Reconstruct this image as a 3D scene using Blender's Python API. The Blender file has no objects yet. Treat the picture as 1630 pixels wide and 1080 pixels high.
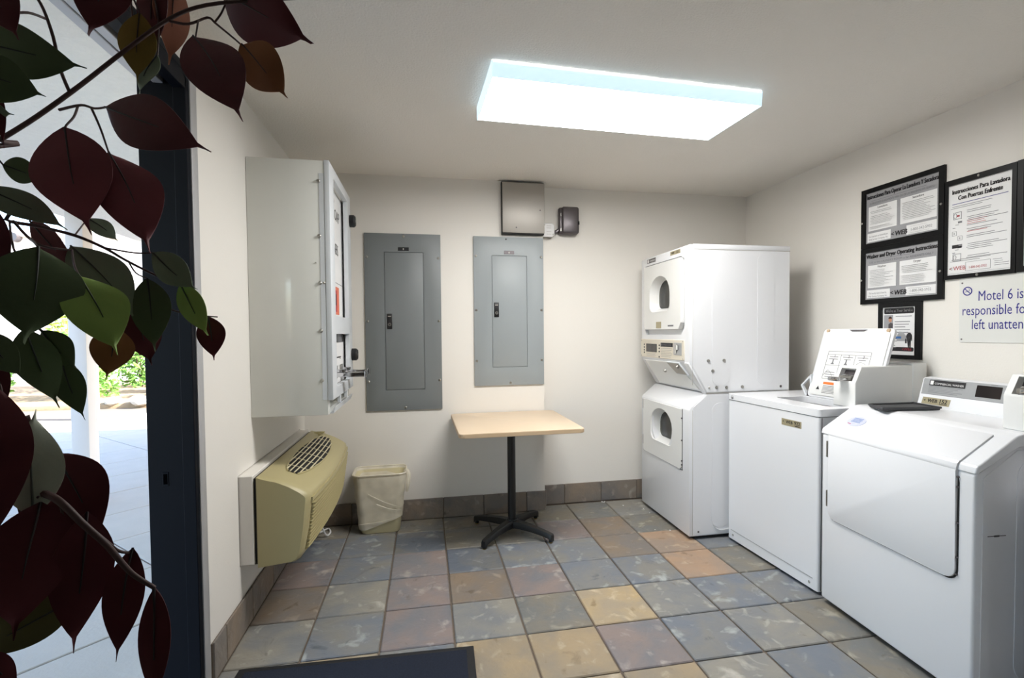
import bpy, bmesh, math, random
from mathutils import Vector, Matrix, noise

scene = bpy.context.scene
COL = scene.collection
random.seed(7)
R = math.radians

# ------------------------------------------------------------------ camera, sky, sun, exposure
cam_data = bpy.data.cameras.new('camera')
cam = bpy.data.objects.new('camera', cam_data)
COL.objects.link(cam)
YAW, PITCH, ROLL = -0.1876757, -0.0291451, 0.0081535
rot = Matrix.Rotation(YAW, 3, 'Z') @ Matrix.Rotation(PITCH, 3, 'X') @ Matrix.Rotation(ROLL, 3, 'Y')
rot = rot @ Matrix(((1, 0, 0), (0, 0, -1), (0, 1, 0)))
cam.matrix_world = Matrix.Translation((0.5063, -2.0598, 1.2862)) @ rot.to_4x4()
cam_data.sensor_fit = 'HORIZONTAL'
cam_data.sensor_width = 36.0
cam_data.lens = 36.0 * 794.67 / 1630
cam_data.shift_x = -13.337 / 1630
cam_data.shift_y = 13.916 / 1630
cam_data.clip_start = 0.02
scene.camera = cam

world = bpy.data.worlds.new('sky')
scene.world = world
world.use_nodes = True
wn = world.node_tree
sky = wn.nodes.new('ShaderNodeTexSky')
sky.sky_type = 'NISHITA'
sky.sun_disc = False
sky.sun_elevation = R(35)
sky.sun_rotation = R(100)
wn.links.new(sky.outputs[0], wn.nodes['Background'].inputs[0])
wn.nodes['Background'].inputs[1].default_value = 0.55

sun_data = bpy.data.lights.new('sun', 'SUN')
sun_data.energy = 14.0
sun_data.angle = R(0.6)
sun_data.color = (1.0, 0.96, 0.9)
sun = bpy.data.objects.new('sun', sun_data)
COL.objects.link(sun)
sun.rotation_euler = Vector((-0.80, 0.18, -0.57)).to_track_quat('-Z', 'Y').to_euler()
sun.location = (8, -2, 7)

LAMP_STRENGTH = 16.0          # the fluorescent fixture's diffuser
scene.view_settings.view_transform = 'Standard'
scene.view_settings.look = 'None'
scene.view_settings.gamma = 1.0
scene.view_settings.use_curve_mapping = False
scene.view_settings.exposure = 0.9


# ------------------------------------------------------------------ helpers: colour and materials
def S(r, g, b):
    f = lambda c: (c / 255 / 12.92) if c / 255 <= 0.04045 else ((c / 255 + 0.055) / 1.055) ** 2.4
    return (f(r), f(g), f(b), 1.0)


def mat(name, col, rough=0.5, metal=0.0, var=0.06, vscale=6.0, bump=0.0, bscale=80.0, coat=0.0, spec=0.5):
    m = bpy.data.materials.new(name)
    m.use_nodes = True
    nt = m.node_tree
    p = nt.nodes['Principled BSDF']
    p.inputs['Roughness'].default_value = rough
    p.inputs['Metallic'].default_value = metal
    p.inputs['Coat Weight'].default_value = coat
    p.inputs['Specular IOR Level'].default_value = spec
    tc = nt.nodes.new('ShaderNodeTexCoord')
    n = nt.nodes.new('ShaderNodeTexNoise')
    n.inputs['Scale'].default_value = vscale
    n.inputs['Detail'].default_value = 5.0
    nt.links.new(tc.outputs['Object'], n.inputs['Vector'])
    mx = nt.nodes.new('ShaderNodeMix')
    mx.data_type = 'RGBA'
    mx.inputs[6].default_value = tuple(c * (1 - var) for c in col[:3]) + (1,)
    mx.inputs[7].default_value = tuple(min(1, c * (1 + var)) for c in col[:3]) + (1,)
    nt.links.new(n.outputs['Fac'], mx.inputs[0])
    nt.links.new(mx.outputs[2], p.inputs['Base Color'])
    if bump:
        b = nt.nodes.new('ShaderNodeTexNoise')
        b.inputs['Scale'].default_value = bscale
        b.inputs['Detail'].default_value = 4.0
        nt.links.new(tc.outputs['Object'], b.inputs['Vector'])
        bn = nt.nodes.new('ShaderNodeBump')
        bn.inputs['Strength'].default_value = bump
        bn.inputs['Distance'].default_value = 0.01
        nt.links.new(b.outputs['Fac'], bn.inputs['Height'])
        nt.links.new(bn.outputs['Normal'], p.inputs['Normal'])
    return m


def slate(name, c1, c2, c3, rough=0.42, relief=1.0):
    """Cleft slate-look ceramic: two body colours in patches, pale chips, cleft relief."""
    m = bpy.data.materials.new(name)
    m.use_nodes = True
    nt = m.node_tree
    L = nt.links.new
    p = nt.nodes['Principled BSDF']
    p.inputs['Specular IOR Level'].default_value = 0.35
    g = nt.nodes.new('ShaderNodeNewGeometry')
    oi = nt.nodes.new('ShaderNodeObjectInfo')
    mul = nt.nodes.new('ShaderNodeMath'); mul.operation = 'MULTIPLY'; mul.inputs[1].default_value = 37.0
    L(oi.outputs['Random'], mul.inputs[0])

    def nz(scale, detail, dist=0.0):
        n = nt.nodes.new('ShaderNodeTexNoise'); n.noise_dimensions = '4D'
        n.inputs['Scale'].default_value = scale; n.inputs['Detail'].default_value = detail
        n.inputs['Distortion'].default_value = dist
        L(g.outputs['Position'], n.inputs['Vector']); L(mul.outputs[0], n.inputs['W'])
        return n

    def ramp(src, a, b):
        r = nt.nodes.new('ShaderNodeMapRange')
        r.inputs[1].default_value = a; r.inputs[2].default_value = b
        L(src.outputs['Fac'], r.inputs[0])
        return r

    def mix(fac, a, b):
        x = nt.nodes.new('ShaderNodeMix'); x.data_type = 'RGBA'
        L(fac.outputs[0], x.inputs[0])
        for i, v in ((6, a), (7, b)):
            if isinstance(v, tuple):
                x.inputs[i].default_value = v
            else:
                L(v.outputs[2], x.inputs[i])
        return x
    a = mix(ramp(nz(5, 8, .6), .40, .62), c1, c2)
    b = mix(ramp(nz(12, 10, .7), .57, .72), a, c3)
    dark = tuple(c * 0.6 for c in c1[:3]) + (1,)
    c = mix(ramp(nz(9, 10, 1.2), .63, .72), b, dark)
    L(c.outputs[2], p.inputs['Base Color'])
    p.inputs['Roughness'].default_value = rough
    h = nz(9, 10, .6)
    bn = nt.nodes.new('ShaderNodeBump'); bn.inputs['Strength'].default_value = relief
    bn.inputs['Distance'].default_value = 0.012
    L(h.outputs['Fac'], bn.inputs['Height']); L(bn.outputs['Normal'], p.inputs['Normal'])
    return m


def glow(name, col, strength):
    m = bpy.data.materials.new(name)
    m.use_nodes = True
    nt = m.node_tree
    p = nt.nodes['Principled BSDF']
    p.inputs['Base Color'].default_value = (.85, .88, .9, 1)
    p.inputs['Roughness'].default_value = 0.25
    p.inputs['Emission Color'].default_value = col
    p.inputs['Emission Strength'].default_value = strength
    return m


def glass(name, tint, gloss=0.12):
    m = bpy.data.materials.new(name)
    m.use_nodes = True
    nt = m.node_tree
    for n in list(nt.nodes):
        if n.type == 'BSDF_PRINCIPLED':
            nt.nodes.remove(n)
    t = nt.nodes.new('ShaderNodeBsdfTransparent'); t.inputs[0].default_value = tint
    g = nt.nodes.new('ShaderNodeBsdfGlossy'); g.inputs['Roughness'].default_value = 0.06
    f = nt.nodes.new('ShaderNodeFresnel'); f.inputs[0].default_value = 1.45
    a = nt.nodes.new('ShaderNodeMath'); a.operation = 'ADD'; a.inputs[1].default_value = gloss
    x = nt.nodes.new('ShaderNodeMixShader')
    nt.links.new(f.outputs[0], a.inputs[0]); nt.links.new(a.outputs[0], x.inputs[0])
    nt.links.new(t.outputs[0], x.inputs[1]); nt.links.new(g.outputs[0], x.inputs[2])
    nt.links.new(x.outputs[0], nt.nodes['Material Output'].inputs[0])
    return m


def film(name, col):
    """Thin translucent plastic bag."""
    m = bpy.data.materials.new(name)
    m.use_nodes = True
    nt = m.node_tree
    p = nt.nodes['Principled BSDF']
    p.inputs['Base Color'].default_value = col
    p.inputs['Roughness'].default_value = 0.3
    t = nt.nodes.new('ShaderNodeBsdfTransparent')
    tl = nt.nodes.new('ShaderNodeBsdfTranslucent'); tl.inputs[0].default_value = col
    x1 = nt.nodes.new('ShaderNodeMixShader'); x1.inputs[0].default_value = 0.3
    x2 = nt.nodes.new('ShaderNodeMixShader')
    lw = nt.nodes.new('ShaderNodeTexNoise'); lw.inputs['Scale'].default_value = 9
    tc = nt.nodes.new('ShaderNodeTexCoord')
    nt.links.new(tc.outputs['Object'], lw.inputs['Vector'])
    mr = nt.nodes.new('ShaderNodeMapRange')
    mr.inputs[1].default_value = .35; mr.inputs[2].default_value = .65
    mr.inputs[3].default_value = .72; mr.inputs[4].default_value = .95
    nt.links.new(lw.outputs['Fac'], mr.inputs[0])
    nt.links.new(p.outputs[0], x1.inputs[1]); nt.links.new(tl.outputs[0], x1.inputs[2])
    nt.links.new(mr.outputs[0], x2.inputs[0])
    nt.links.new(t.outputs[0], x2.inputs[1]); nt.links.new(x1.outputs[0], x2.inputs[2])
    nt.links.new(x2.outputs[0], nt.nodes['Material Output'].inputs[0])
    return m


M = dict(
    wall=mat('wall_paint', S(237, 233, 226), .55, var=.012, vscale=2, bump=.06, bscale=160),
    frontwall=mat('bounce_cut_front_wall', S(58, 55, 52), .6, var=.03, vscale=2),  # dark tone chosen so the unseen wall returns little light
    ceiling=mat('ceiling_stipple', S(240, 235, 227), .7, var=.015, vscale=2, bump=.35, bscale=120),
    grout=mat('grout', S(112, 101, 90), .9, var=.15, vscale=30, bump=.3),
    white=mat('appliance_enamel', S(232, 233, 236), .26, var=.012, vscale=3, coat=.12),
    white2=mat('white_plastic', S(232, 232, 230), .35, var=.012),
    vend=mat('vending_enamel', S(230, 231, 225), .14, var=.012, coat=.4),
    frame_metal=mat('pale_painted_metal', S(214, 218, 222), .35, var=.02),
    grey=mat('grey_electrical_enamel', S(126, 131, 133), .42, var=.03, bump=.03, bscale=300),
    grey2=mat('pale_grey_electrical_enamel', S(156, 163, 166), .4, var=.03, bump=.03, bscale=300),
    galv=mat('galvanised_steel', S(176, 171, 164), .42, metal=.4, var=.06, vscale=4),
    gunmetal=mat('dark_grey_steel', S(98, 93, 95), .3, metal=.6, var=.05),
    chrome=mat('chrome', S(200, 200, 202), .12, metal=1.0, var=.02),
    steel=mat('screw_steel', S(170, 168, 162), .3, metal=.9, var=.03),
    black=mat('black_plastic', S(22, 22, 24), .4, var=.1),
    iron=mat('black_cast_iron', S(18, 18, 19), .42, var=.1, bump=.05),
    void=mat('unlit_hole', S(5, 5, 6), 1.0, spec=0.0),
    dark=mat('dark_recess', S(28, 27, 27), .7, var=.1),
    laminate=mat('maple_laminate', S(222, 200, 172), .35, var=.04, vscale=12),
    edge=mat('table_edge_band', S(198, 172, 140), .5, var=.04),
    beige=mat('beige_plastic', S(180, 169, 126), .42, var=.03, vscale=4),
    beige_l=mat('pale_beige_plastic', S(214, 205, 172), .42, var=.03),
    beige_d=mat('aged_beige_plastic', S(178, 166, 120), .45, var=.05, vscale=4),
    bin=mat('cream_plastic', S(216, 206, 168), .4, var=.03),
    bag=film('bin_liner_film', S(246, 240, 224)),
    navy=mat('navy_black_frame_paint', S(9, 13, 22), .55, var=.1, vscale=5, spec=.12),
    blackframe=mat('black_poster_frame', S(11, 11, 12), .35, var=.08, spec=.25),
    alu=mat('dull_aluminium', S(190, 190, 192), .4, metal=.3, var=.04),
    paper=mat('white_paper', S(236, 236, 236), .5, var=.01),
    greypaper=mat('grey_printed_paper', S(160, 160, 163), .5, var=.02),
    ink=mat('black_ink', S(34, 33, 36), .6, var=.05),
    greyink=mat('grey_ink', S(120, 120, 124), .6, var=.05),
    blueink=mat('navy_blue_ink', S(34, 32, 132), .55, var=.04),
    redink=mat('red_ink', S(176, 44, 56), .55, var=.05),
    orange=mat('orange_print', S(226, 120, 48), .5, var=.04),
    skin=mat('printed_skin_tone', S(196, 142, 112), .5, var=.06),
    bluecar=mat('printed_blue', S(62, 110, 168), .5, var=.05),
    slip=mat('gold_label', S(178, 168, 138), .35, metal=.35, var=.04),
    panelgrey=mat('brushed_control_panel', S(176, 178, 180), .32, metal=.35, var=.03, vscale=40),
    bezel=mat('ivory_control_panel', S(222, 214, 198), .4, var=.02),
    display=mat('smoked_display_window', S(62, 58, 58), .12, var=.05),
    blackdisp=mat('black_display_window', S(30, 22, 22), .1, var=.05),
    drum=mat('dryer_drum_steel', S(170, 165, 150), .4, metal=.3, var=.08),
    pane=glass('dryer_door_glass', (.62, .60, .54, 1), .06),
    rubber=mat('black_rubber', S(24, 25, 28), .7, var=.1, bump=.1),
    carpet=mat('navy_mat_pile', S(20, 29, 47), .95, var=.6, vscale=150, bump=.6, bscale=400),
    pad=mat('charcoal_tray', S(58, 58, 60), .45, var=.06),
    lens=glow('fluorescent_diffuser', (1.0, 0.985, 0.96, 1), LAMP_STRENGTH),
    lensside=glow('diffuser_side', (0.6, 0.84, 1.0, 1), 0.48),
    stucco=mat('porch_stucco', S(232, 228, 220), .9, var=.06, vscale=30, bump=.5, bscale=60),
    post=mat('white_post_paint', S(204, 198, 197), .5, var=.02),
    concrete=mat('grey_concrete', S(176, 169, 160), .85, var=.09, vscale=5, bump=.15, bscale=60),
    soil=mat('planting_soil', S(150, 128, 100), .95, var=.3, vscale=12, bump=.5),
    rock=mat('pale_rock', S(190, 182, 170), .85, var=.15, vscale=8, bump=.4, bscale=20),
    shrub=mat('shrub_green', S(96, 140, 58), .6, var=.35, vscale=3),
    shrub2=mat('shrub_yellow_green', S(150, 170, 70), .6, var=.35, vscale=3),
    redshrub=mat('shrub_red', S(190, 70, 80), .6, var=.35, vscale=3),
    bark=mat('brown_stem', S(66, 42, 36), .7, var=.2, vscale=30),
    twig=mat('dark_maroon_twig', S(64, 40, 38), .6, var=.2, vscale=30),
    house=mat('white_house_stucco', S(238, 230, 226), .9, var=.03),
    roof=mat('terracotta_roof', S(176, 110, 84), .8, var=.15),
    terracotta=mat('planter_clay', S(120, 84, 62), .8, var=.1),
    lint=mat('white_lint', S(232, 232, 230), .9, var=.05),
    sticker=mat('pale_blue_sticker', S(196, 200, 226), .4, var=.15, vscale=60),
    sign=mat('white_sign_plastic', S(226, 226, 222), .4, var=.012),
    brass=mat('brass_glide', S(190, 160, 90), .3, metal=.8, var=.05),
    pinkprint=mat('pink_orange_print', S(222, 120, 90), .5, var=.2, vscale=30),
)
LEAFCOL = dict(
    maroon=((80, 36, 41), (54, 22, 27)), plum=((112, 58, 64), (80, 38, 44)), rust=((134, 90, 58), (98, 56, 44)),
    olive=((132, 114, 58), (94, 74, 40)), copper=((166, 112, 92), (92, 50, 46)),
    grey_green=((116, 130, 110), (84, 98, 84)), pale_green=((164, 172, 156), (122, 130, 116)), dark_green=((76, 90, 64), (52, 66, 50)),  # second entry: grey-green leaf with its lit tone put into the colour
    bright_green=((136, 164, 88), (98, 132, 66)), olive_green=((84, 84, 50), (64, 62, 38)))
for k, (a, b) in LEAFCOL.items():
    m = mat('leaf_' + k, S(*a), .55, var=.28, vscale=14, bump=.08, bscale=50, spec=.15)
    M['leaf_' + k] = m
    M['vein_' + k] = mat('vein_' + k, S(*(int(c * .55) for c in b)), .6)


# ------------------------------------------------------------------ helpers: meshes
def B():
    return bmesh.new()


def obj(name, bm, m, parent=None, smooth=True, angle=32, label=None, kind=None):
    bmesh.ops.recalc_face_normals(bm, faces=bm.faces)
    me = bpy.data.meshes.new(name)
    bm.to_mesh(me)
    bm.free()
    for mm in (m if isinstance(m, (list, tuple)) else [m]):
        me.materials.append(mm)
    if smooth:
        me.polygons.foreach_set('use_smooth', [True] * len(me.polygons))
        me.set_sharp_from_angle(angle=R(angle))
    o = bpy.data.objects.new(name, me)
    COL.objects.link(o)
    if parent:
        o.parent = parent
    if label:
        o['label'] = label
    if kind:
        o['kind'] = kind
    return o


def thing(name, label, cat, loc=(0, 0, 0), rz=0.0, rotm=None, group=None):
    o = bpy.data.objects.new(name, None)
    o.empty_display_size = 0.05
    COL.objects.link(o)
    o.location = loc
    o.rotation_euler = rotm.to_euler() if rotm else (0, 0, rz)
    tag(o, label, cat, group)
    return o


def tag(o, label, cat, group=None):
    o['label'] = label
    o['category'] = cat
    if group:
        o['group'] = group
    return o


def struct(name, bm, m, label=None, parent=None, **k):
    o = obj(name, bm, m, parent, **k)
    if not parent:
        o['kind'] = 'structure'
        o['label'] = label
    return o


def copy(o, parent):
    c = o.copy()
    COL.objects.link(c)
    c.parent = parent
    return c


RIGHT = Matrix(((0, 0, -1), (-1, 0, 0), (0, 1, 0)))      # local x -> -y, local y -> z, local z -> -x (on the right wall)
BACK = Matrix(((1, 0, 0), (0, 0, -1), (0, 1, 0)))        # local x -> x, local y -> z, local z -> -y (on the back wall)


def box(bm, lo, hi, bev=0.0, seg=2, xf=None):
    c = [(a + b) / 2 for a, b in zip(lo, hi)]
    s = [abs(b - a) for a, b in zip(lo, hi)]
    mx = Matrix.Translation(c) @ Matrix.Diagonal((*s, 1))
    r = bmesh.ops.create_cube(bm, size=1.0, matrix=mx)
    vs = r['verts']
    if bev:
        ed = list({e for v in vs for e in v.link_edges})
        r = bmesh.ops.bevel(bm, geom=ed, offset=bev, segments=seg, affect='EDGES', profile=0.5)
        vs = list({v for f in r['faces'] for v in f.verts} | {v for v in vs if v.is_valid})
    if xf:
        for v in vs:
            v.co = xf @ v.co
    return vs


def prism(bm, pts, mp, a, b, bev=0.0, seg=2):
    va = [bm.verts.new(mp(p[0], p[1], a)) for p in pts]
    vb = [bm.verts.new(mp(p[0], p[1], b)) for p in pts]
    n = len(pts)
    bm.faces.new(va)
    bm.faces.new(vb[::-1])
    for i in range(n):
        j = (i + 1) % n
        bm.faces.new((va[i], vb[i], vb[j], va[j]))
    if bev:
        ed = list({e for v in va + vb for e in v.link_edges})
        bmesh.ops.bevel(bm, geom=ed, offset=bev, segments=seg, affect='EDGES', profile=0.5)


def loft(bm, rings, cap=True):
    vr = [[bm.verts.new(p) for p in r] for r in rings]
    n = len(rings[0])
    for a, b in zip(vr, vr[1:]):
        for i in range(n):
            j = (i + 1) % n
            bm.faces.new((a[i], a[j], b[j], b[i]))
    if cap:
        bm.faces.new(vr[0][::-1])
        bm.faces.new(vr[-1])
    return vr


def cyl(bm, p0, p1, r0, r1=None, seg=16):
    p0, p1 = Vector(p0), Vector(p1)
    r1 = r0 if r1 is None else r1
    q = (p1 - p0).to_track_quat('Z', 'Y')
    ring = lambda c, r: [c + q @ Vector((r * math.cos(t), r * math.sin(t), 0)) for t in [2 * math.pi * i / seg for i in range(seg)]]
    loft(bm, [ring(p0, r0), ring(p1, r1)])


def smooth_path(pts, n=5):
    P = [Vector(p) for p in pts]
    if len(P) < 3:
        return P
    out = []
    for i in range(len(P) - 1):
        a, b, c, d = P[max(i - 1, 0)], P[i], P[i + 1], P[min(i + 2, len(P) - 1)]
        for k in range(n):
            t = k / n
            out.append(0.5 * ((2 * b) + (c - a) * t + (2 * a - 5 * b + 4 * c - d) * t * t + (3 * b - a - 3 * c + d) * t ** 3))
    out.append(P[-1])
    return out


def tube(bm, pts, r0, r1=None, seg=8, n=5):
    P = smooth_path(pts, n)
    r1 = r0 if r1 is None else r1
    rings = []
    up = Vector((0.31, 0.22, 0.92))
    for i, p in enumerate(P):
        t = (P[min(i + 1, len(P) - 1)] - P[max(i - 1, 0)]).normalized()
        s = t.cross(up)
        s = s.normalized() if s.length > 1e-4 else t.orthogonal().normalized()
        w = t.cross(s).normalized()
        r = r0 + (r1 - r0) * i / max(1, len(P) - 1)
        rings.append([p + s * (r * math.cos(2 * math.pi * k / seg)) + w * (r * math.sin(2 * math.pi * k / seg)) for k in range(seg)])
    loft(bm, rings)


def rrect(x0, y0, x1, y1, r, n=4):
    out = []
    for cx, cy, a0 in ((x1 - r, y1 - r, 0), (x0 + r, y1 - r, 90), (x0 + r, y0 + r, 180), (x1 - r, y0 + r, 270)):
        for i in range(n + 1):
            a = R(a0 + 90 * i / n)
            out.append((cx + r * math.cos(a), cy + r * math.sin(a)))
    return out


def arch(x0, y0, x1, y1, r, ym, n=10):
    """Window outline: elliptical top above ym, rounded lower corners."""
    out = []
    cx, rx = (x0 + x1) / 2, (x1 - x0) / 2
    for i in range(n + 1):
        a = math.pi * i / n
        out.append((cx + rx * math.cos(a), ym + (y1 - ym) * math.sin(a)))
    for c, a0 in (((x0 + r, y0 + r), 180), ((x1 - r, y0 + r), 270)):
        for i in range(5):
            a = R(a0 + 90 * i / 4)
            out.append((c[0] + r * math.cos(a), c[1] + r * math.sin(a)))
    return out


def plate(bm, outer, inners, mp, a, b):
    """Flat plate with holes, from depth a to depth b."""
    vs, es = [], []
    for loop in [outer] + list(inners):
        lv = [bm.verts.new(mp(p[0], p[1], a)) for p in loop]
        es += [bm.edges.new((lv[i], lv[(i + 1) % len(lv)])) for i in range(len(lv))]
    f = bmesh.ops.triangle_fill(bm, use_beauty=True, use_dissolve=False, edges=es)
    faces = [g for g in f['geom'] if isinstance(g, bmesh.types.BMFace)]
    d = mp(0, 0, b) - mp(0, 0, a)
    r = bmesh.ops.extrude_face_region(bm, geom=faces)
    bmesh.ops.translate(bm, verts=[g for g in r['geom'] if isinstance(g, bmesh.types.BMVert)], vec=d)
    # the source faces stay as the underside


def cut(o, bm):
    """Boolean difference, baked into the mesh."""
    bmesh.ops.recalc_face_normals(bm, faces=bm.faces)
    me = bpy.data.meshes.new('cutter')
    bm.to_mesh(me)
    bm.free()
    c = bpy.data.objects.new('cutter', me)
    COL.objects.link(c)
    par = o.parent
    o.parent = None
    md = o.modifiers.new('cut', 'BOOLEAN')
    md.object = c
    md.operation = 'DIFFERENCE'
    md.solver = 'EXACT'
    dg = bpy.context.evaluated_depsgraph_get()
    new = bpy.data.meshes.new_from_object(o.evaluated_get(dg))
    o.modifiers.clear()
    o.data = new
    o.parent = par
    bpy.data.objects.remove(c)
    new.polygons.foreach_set('use_smooth', [True] * len(new.polygons))
    new.set_sharp_from_angle(angle=R(32))


def text(bm, s, size, mp, align='LEFT', sx=1.0, bold=0.0, shear=0.0, fit=0.0):
    cu = bpy.data.curves.new('lettering', 'FONT')
    cu.body = s
    cu.size = size
    cu.align_x = align
    cu.shear = shear
    cu.resolution_u = 2
    o = bpy.data.objects.new('lettering', cu)
    me = bpy.data.meshes.new_from_object(o)
    if fit:
        xs = [v.co.x for v in me.vertices]
        sx = fit / (max(xs) - min(xs))
    for dx, dy in (((0, 0), (bold, 0), (-bold, 0), (0, bold * .7)) if bold else ((0, 0),)):
        n0 = len(bm.verts)
        bm.from_mesh(me)
        bm.verts.ensure_lookup_table()
        for v in bm.verts[n0:]:
            v.co = mp(v.co.x * sx + dx, v.co.y + dy)
    bpy.data.objects.remove(o)
    bpy.data.curves.remove(cu)
    bpy.data.meshes.remove(me)


def quad(bm, pts):
    bm.faces.new([bm.verts.new(p) for p in pts])


def screw(parent, p, axis, r=0.006, h=0.004, m=None, name='screw'):
    bm = B()
    a = Vector(axis).normalized()
    p = Vector(p)
    cyl(bm, p, p + a * h * .5, r, r, 10)
    cyl(bm, p + a * h * .5, p + a * h, r, r * .55, 10)
    return obj(name, bm, m or M['steel'], parent)


X0, X1, YB, YBUMP, XB, ZC = -0.29, 3.04, 1.555, 1.45, 1.345, 2.36
YF = -2.6
T = 0.305

# ------------------------------------------------------------------ the room shell
bm = B(); box(bm, (X0 - .15, YF - .1, -.12), (X1 + .1, YB + .15, -.008))
floor = struct('floor', bm, M['grout'], 'multicoloured slate-look tile floor with brown grout joints')
bm = B(); box(bm, (X0 - .15, YF - .1, ZC), (X1 + .1, YB + .15, ZC + .1))
struct('ceiling', bm, M['ceiling'], 'stippled off-white ceiling above the laundry room')
bm = B()
box(bm, (XB, YB, -.12), (X1 + .1, YB + .15, ZC))
box(bm, (X0 - .15, YBUMP, -.12), (XB, YB + .15, ZC))
struct('wall_back', bm, M['wall'], 'off-white back wall, its left half stepping forward')
bm = B(); box(bm, (X1, YF - .1, -.12), (X1 + .1, YB, ZC))
struct('wall_right', bm, M['wall'], 'off-white right wall behind the washers')
bm = B(); box(bm, (X0 - .15, YF - .1, -.12), (X1, YF, ZC))
struct('wall_front', bm, M['frontwall'], 'unseen grey-brown front wall opposite the electrical panels, added dark to cut bounce light')  # added out of view, close and dark, to hold down bounce
DY0, DY1, DZ = -1.16, -0.125, 2.19                 # door opening in the left wall
PY0, PY1, PZ0, PZ1 = .245, 1.325, .29, .684        # through-wall hole of the air conditioner
bm = B()
box(bm, (X0 - .145, DY1, -.12), (X0, PY0, ZC))
box(bm, (X0 - .145, PY1, -.12), (X0, YBUMP, ZC))
box(bm, (X0 - .145, PY0, -.12), (X0, PY1, PZ0))
box(bm, (X0 - .145, PY0, PZ1), (X0, PY1, ZC))
box(bm, (X0 - .145, DY0, DZ), (X0, DY1, ZC))
box(bm, (X0 - .145, YF, -.12), (X0, DY0, ZC))
struct('wall_left', bm, M['wall'], 'off-white left wall with the doorway')

# floor tiles, one object each, sharing one mesh per colour
W = S(200, 198, 190)
TILE = {
    'b': slate('slate_blue', S(120, 126, 135), S(136, 134, 128), S(178, 182, 181)),
    'k': slate('slate_deep_blue', S(103, 110, 121), S(120, 120, 118), S(158, 161, 161)),
    'g': slate('slate_grey', S(150, 146, 136), S(130, 132, 133), S(193, 189, 180)),
    'o': slate('slate_olive', S(136, 129, 116), S(121, 122, 120), S(174, 168, 153)),
    'm': slate('slate_mauve', S(145, 131, 126), S(124, 124, 128), S(183, 173, 167)),
    'n': slate('slate_brown', S(140, 124, 107), S(127, 121, 116), S(172, 159, 143)),
    't': slate('slate_tan', S(170, 151, 122), S(151, 140, 123), S(195, 182, 159)),
    'y': slate('slate_yellow', S(187, 164, 125), S(167, 153, 131), S(208, 193, 164)),
    'p': slate('slate_peach', S(175, 147, 122), S(156, 140, 126), S(197, 177, 154)),
    's': slate('slate_skirting', S(139, 129, 119), S(116, 113, 112), S(168, 160, 149)),
    'q': slate('slate_skirting_warm', S(143, 128, 113), S(124, 118, 112), S(168, 155, 143)),
}


def tile_mesh(w, d, h, m, name='floor_tile'):
    bm = B()
    box(bm, (-w / 2, -d / 2, -h), (w / 2, d / 2, 0), .004, 1)
    bmesh.ops.recalc_face_normals(bm, faces=bm.faces)
    me = bpy.data.meshes.new(name)
    bm.to_mesh(me); bm.free()
    me.materials.append(m)
    return me


tile_me = {k: tile_mesh(.297, .297, .012, m) for k, m in TILE.items()}
ROWS = {4: 'ooooo' 'oogk' 'gok', 3: 'bbkoo' 'mnogbbk', 2: 'mbmkb' 'bnpbobo', 1: 'ngmnm' 'bbpogbo', 0: 'gbmgo' 'ygbbgto',
        -1: 'gtbtt' 'mbgotgo', -2: 'tgtot' 'tgbogot', -3: 'bgmtoygbmtgb', -4: 'gotbmgtygobm', -5: 'tbgmoytgbmog',
        -6: 'omgtbygtomgb', -7: 'gbtmogytgbom', -8: 'mogtbgmytogb', -9: 'tgbmogtbgymo', -10: 'gtmobgytmgob'}
for r, row in ROWS.items():
    for i, k in enumerate(row):
        c = i - 1
        x, y = (c + .5) * T, (r + .5) * T
        lo, hi, ya, yb = c * T + .004, (c + 1) * T - .004, r * T + .004, (r + 1) * T - .004
        lo = max(lo, X0 + .012); hi = min(hi, X1 - .012); yb = min(yb, (YBUMP if x < XB - .1 else YB) - .013); ya = max(ya, YF + .01)
        if hi - lo < .02 or yb - ya < .02:
            continue
        full = abs(hi - lo - .297) < .002 and abs(yb - ya - .297) < .002
        me = tile_me[k] if full else tile_mesh(hi - lo, yb - ya, .012, TILE[k])
        o = bpy.data.objects.new('floor_tile', me)
        COL.objects.link(o)
        o.parent = floor
        o.location = ((lo + hi) / 2, (ya + yb) / 2, random.uniform(-.0008, .0006))
        o.rotation_euler = (random.uniform(-.002, .002), random.uniform(-.002, .002), 0)


def baseboard(name, label, p0, p1, nrm, joints, cols, h=.142):
    """A course of cut slate tiles along a wall: grout backing with one tile per joint interval."""
    p0, p1, nrm = Vector(p0), Vector(p1), Vector(nrm)
    d = (p1 - p0).normalized()
    L = (p1 - p0).length
    mp = lambda s, z, t: p0 + d * s + Vector((0, 0, z)) + nrm * t
    bm = B()
    prism(bm, [(0, -.008), (L, -.008), (L, h - .004), (0, h - .004)], mp, 0, .006)
    g = struct(name, bm, M['grout'], label)
    js = [0] + joints + [L]
    for i, (a, b) in enumerate(zip(js, js[1:])):
        bm = B()
        prism(bm, [(a + .003, .001), (b - .003, .001), (b - .003, h), (a + .003, h)], mp, .004, .012, .002, 1)
        obj('baseboard_tile', bm, TILE[cols[i % len(cols)]], g)
    return g


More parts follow.
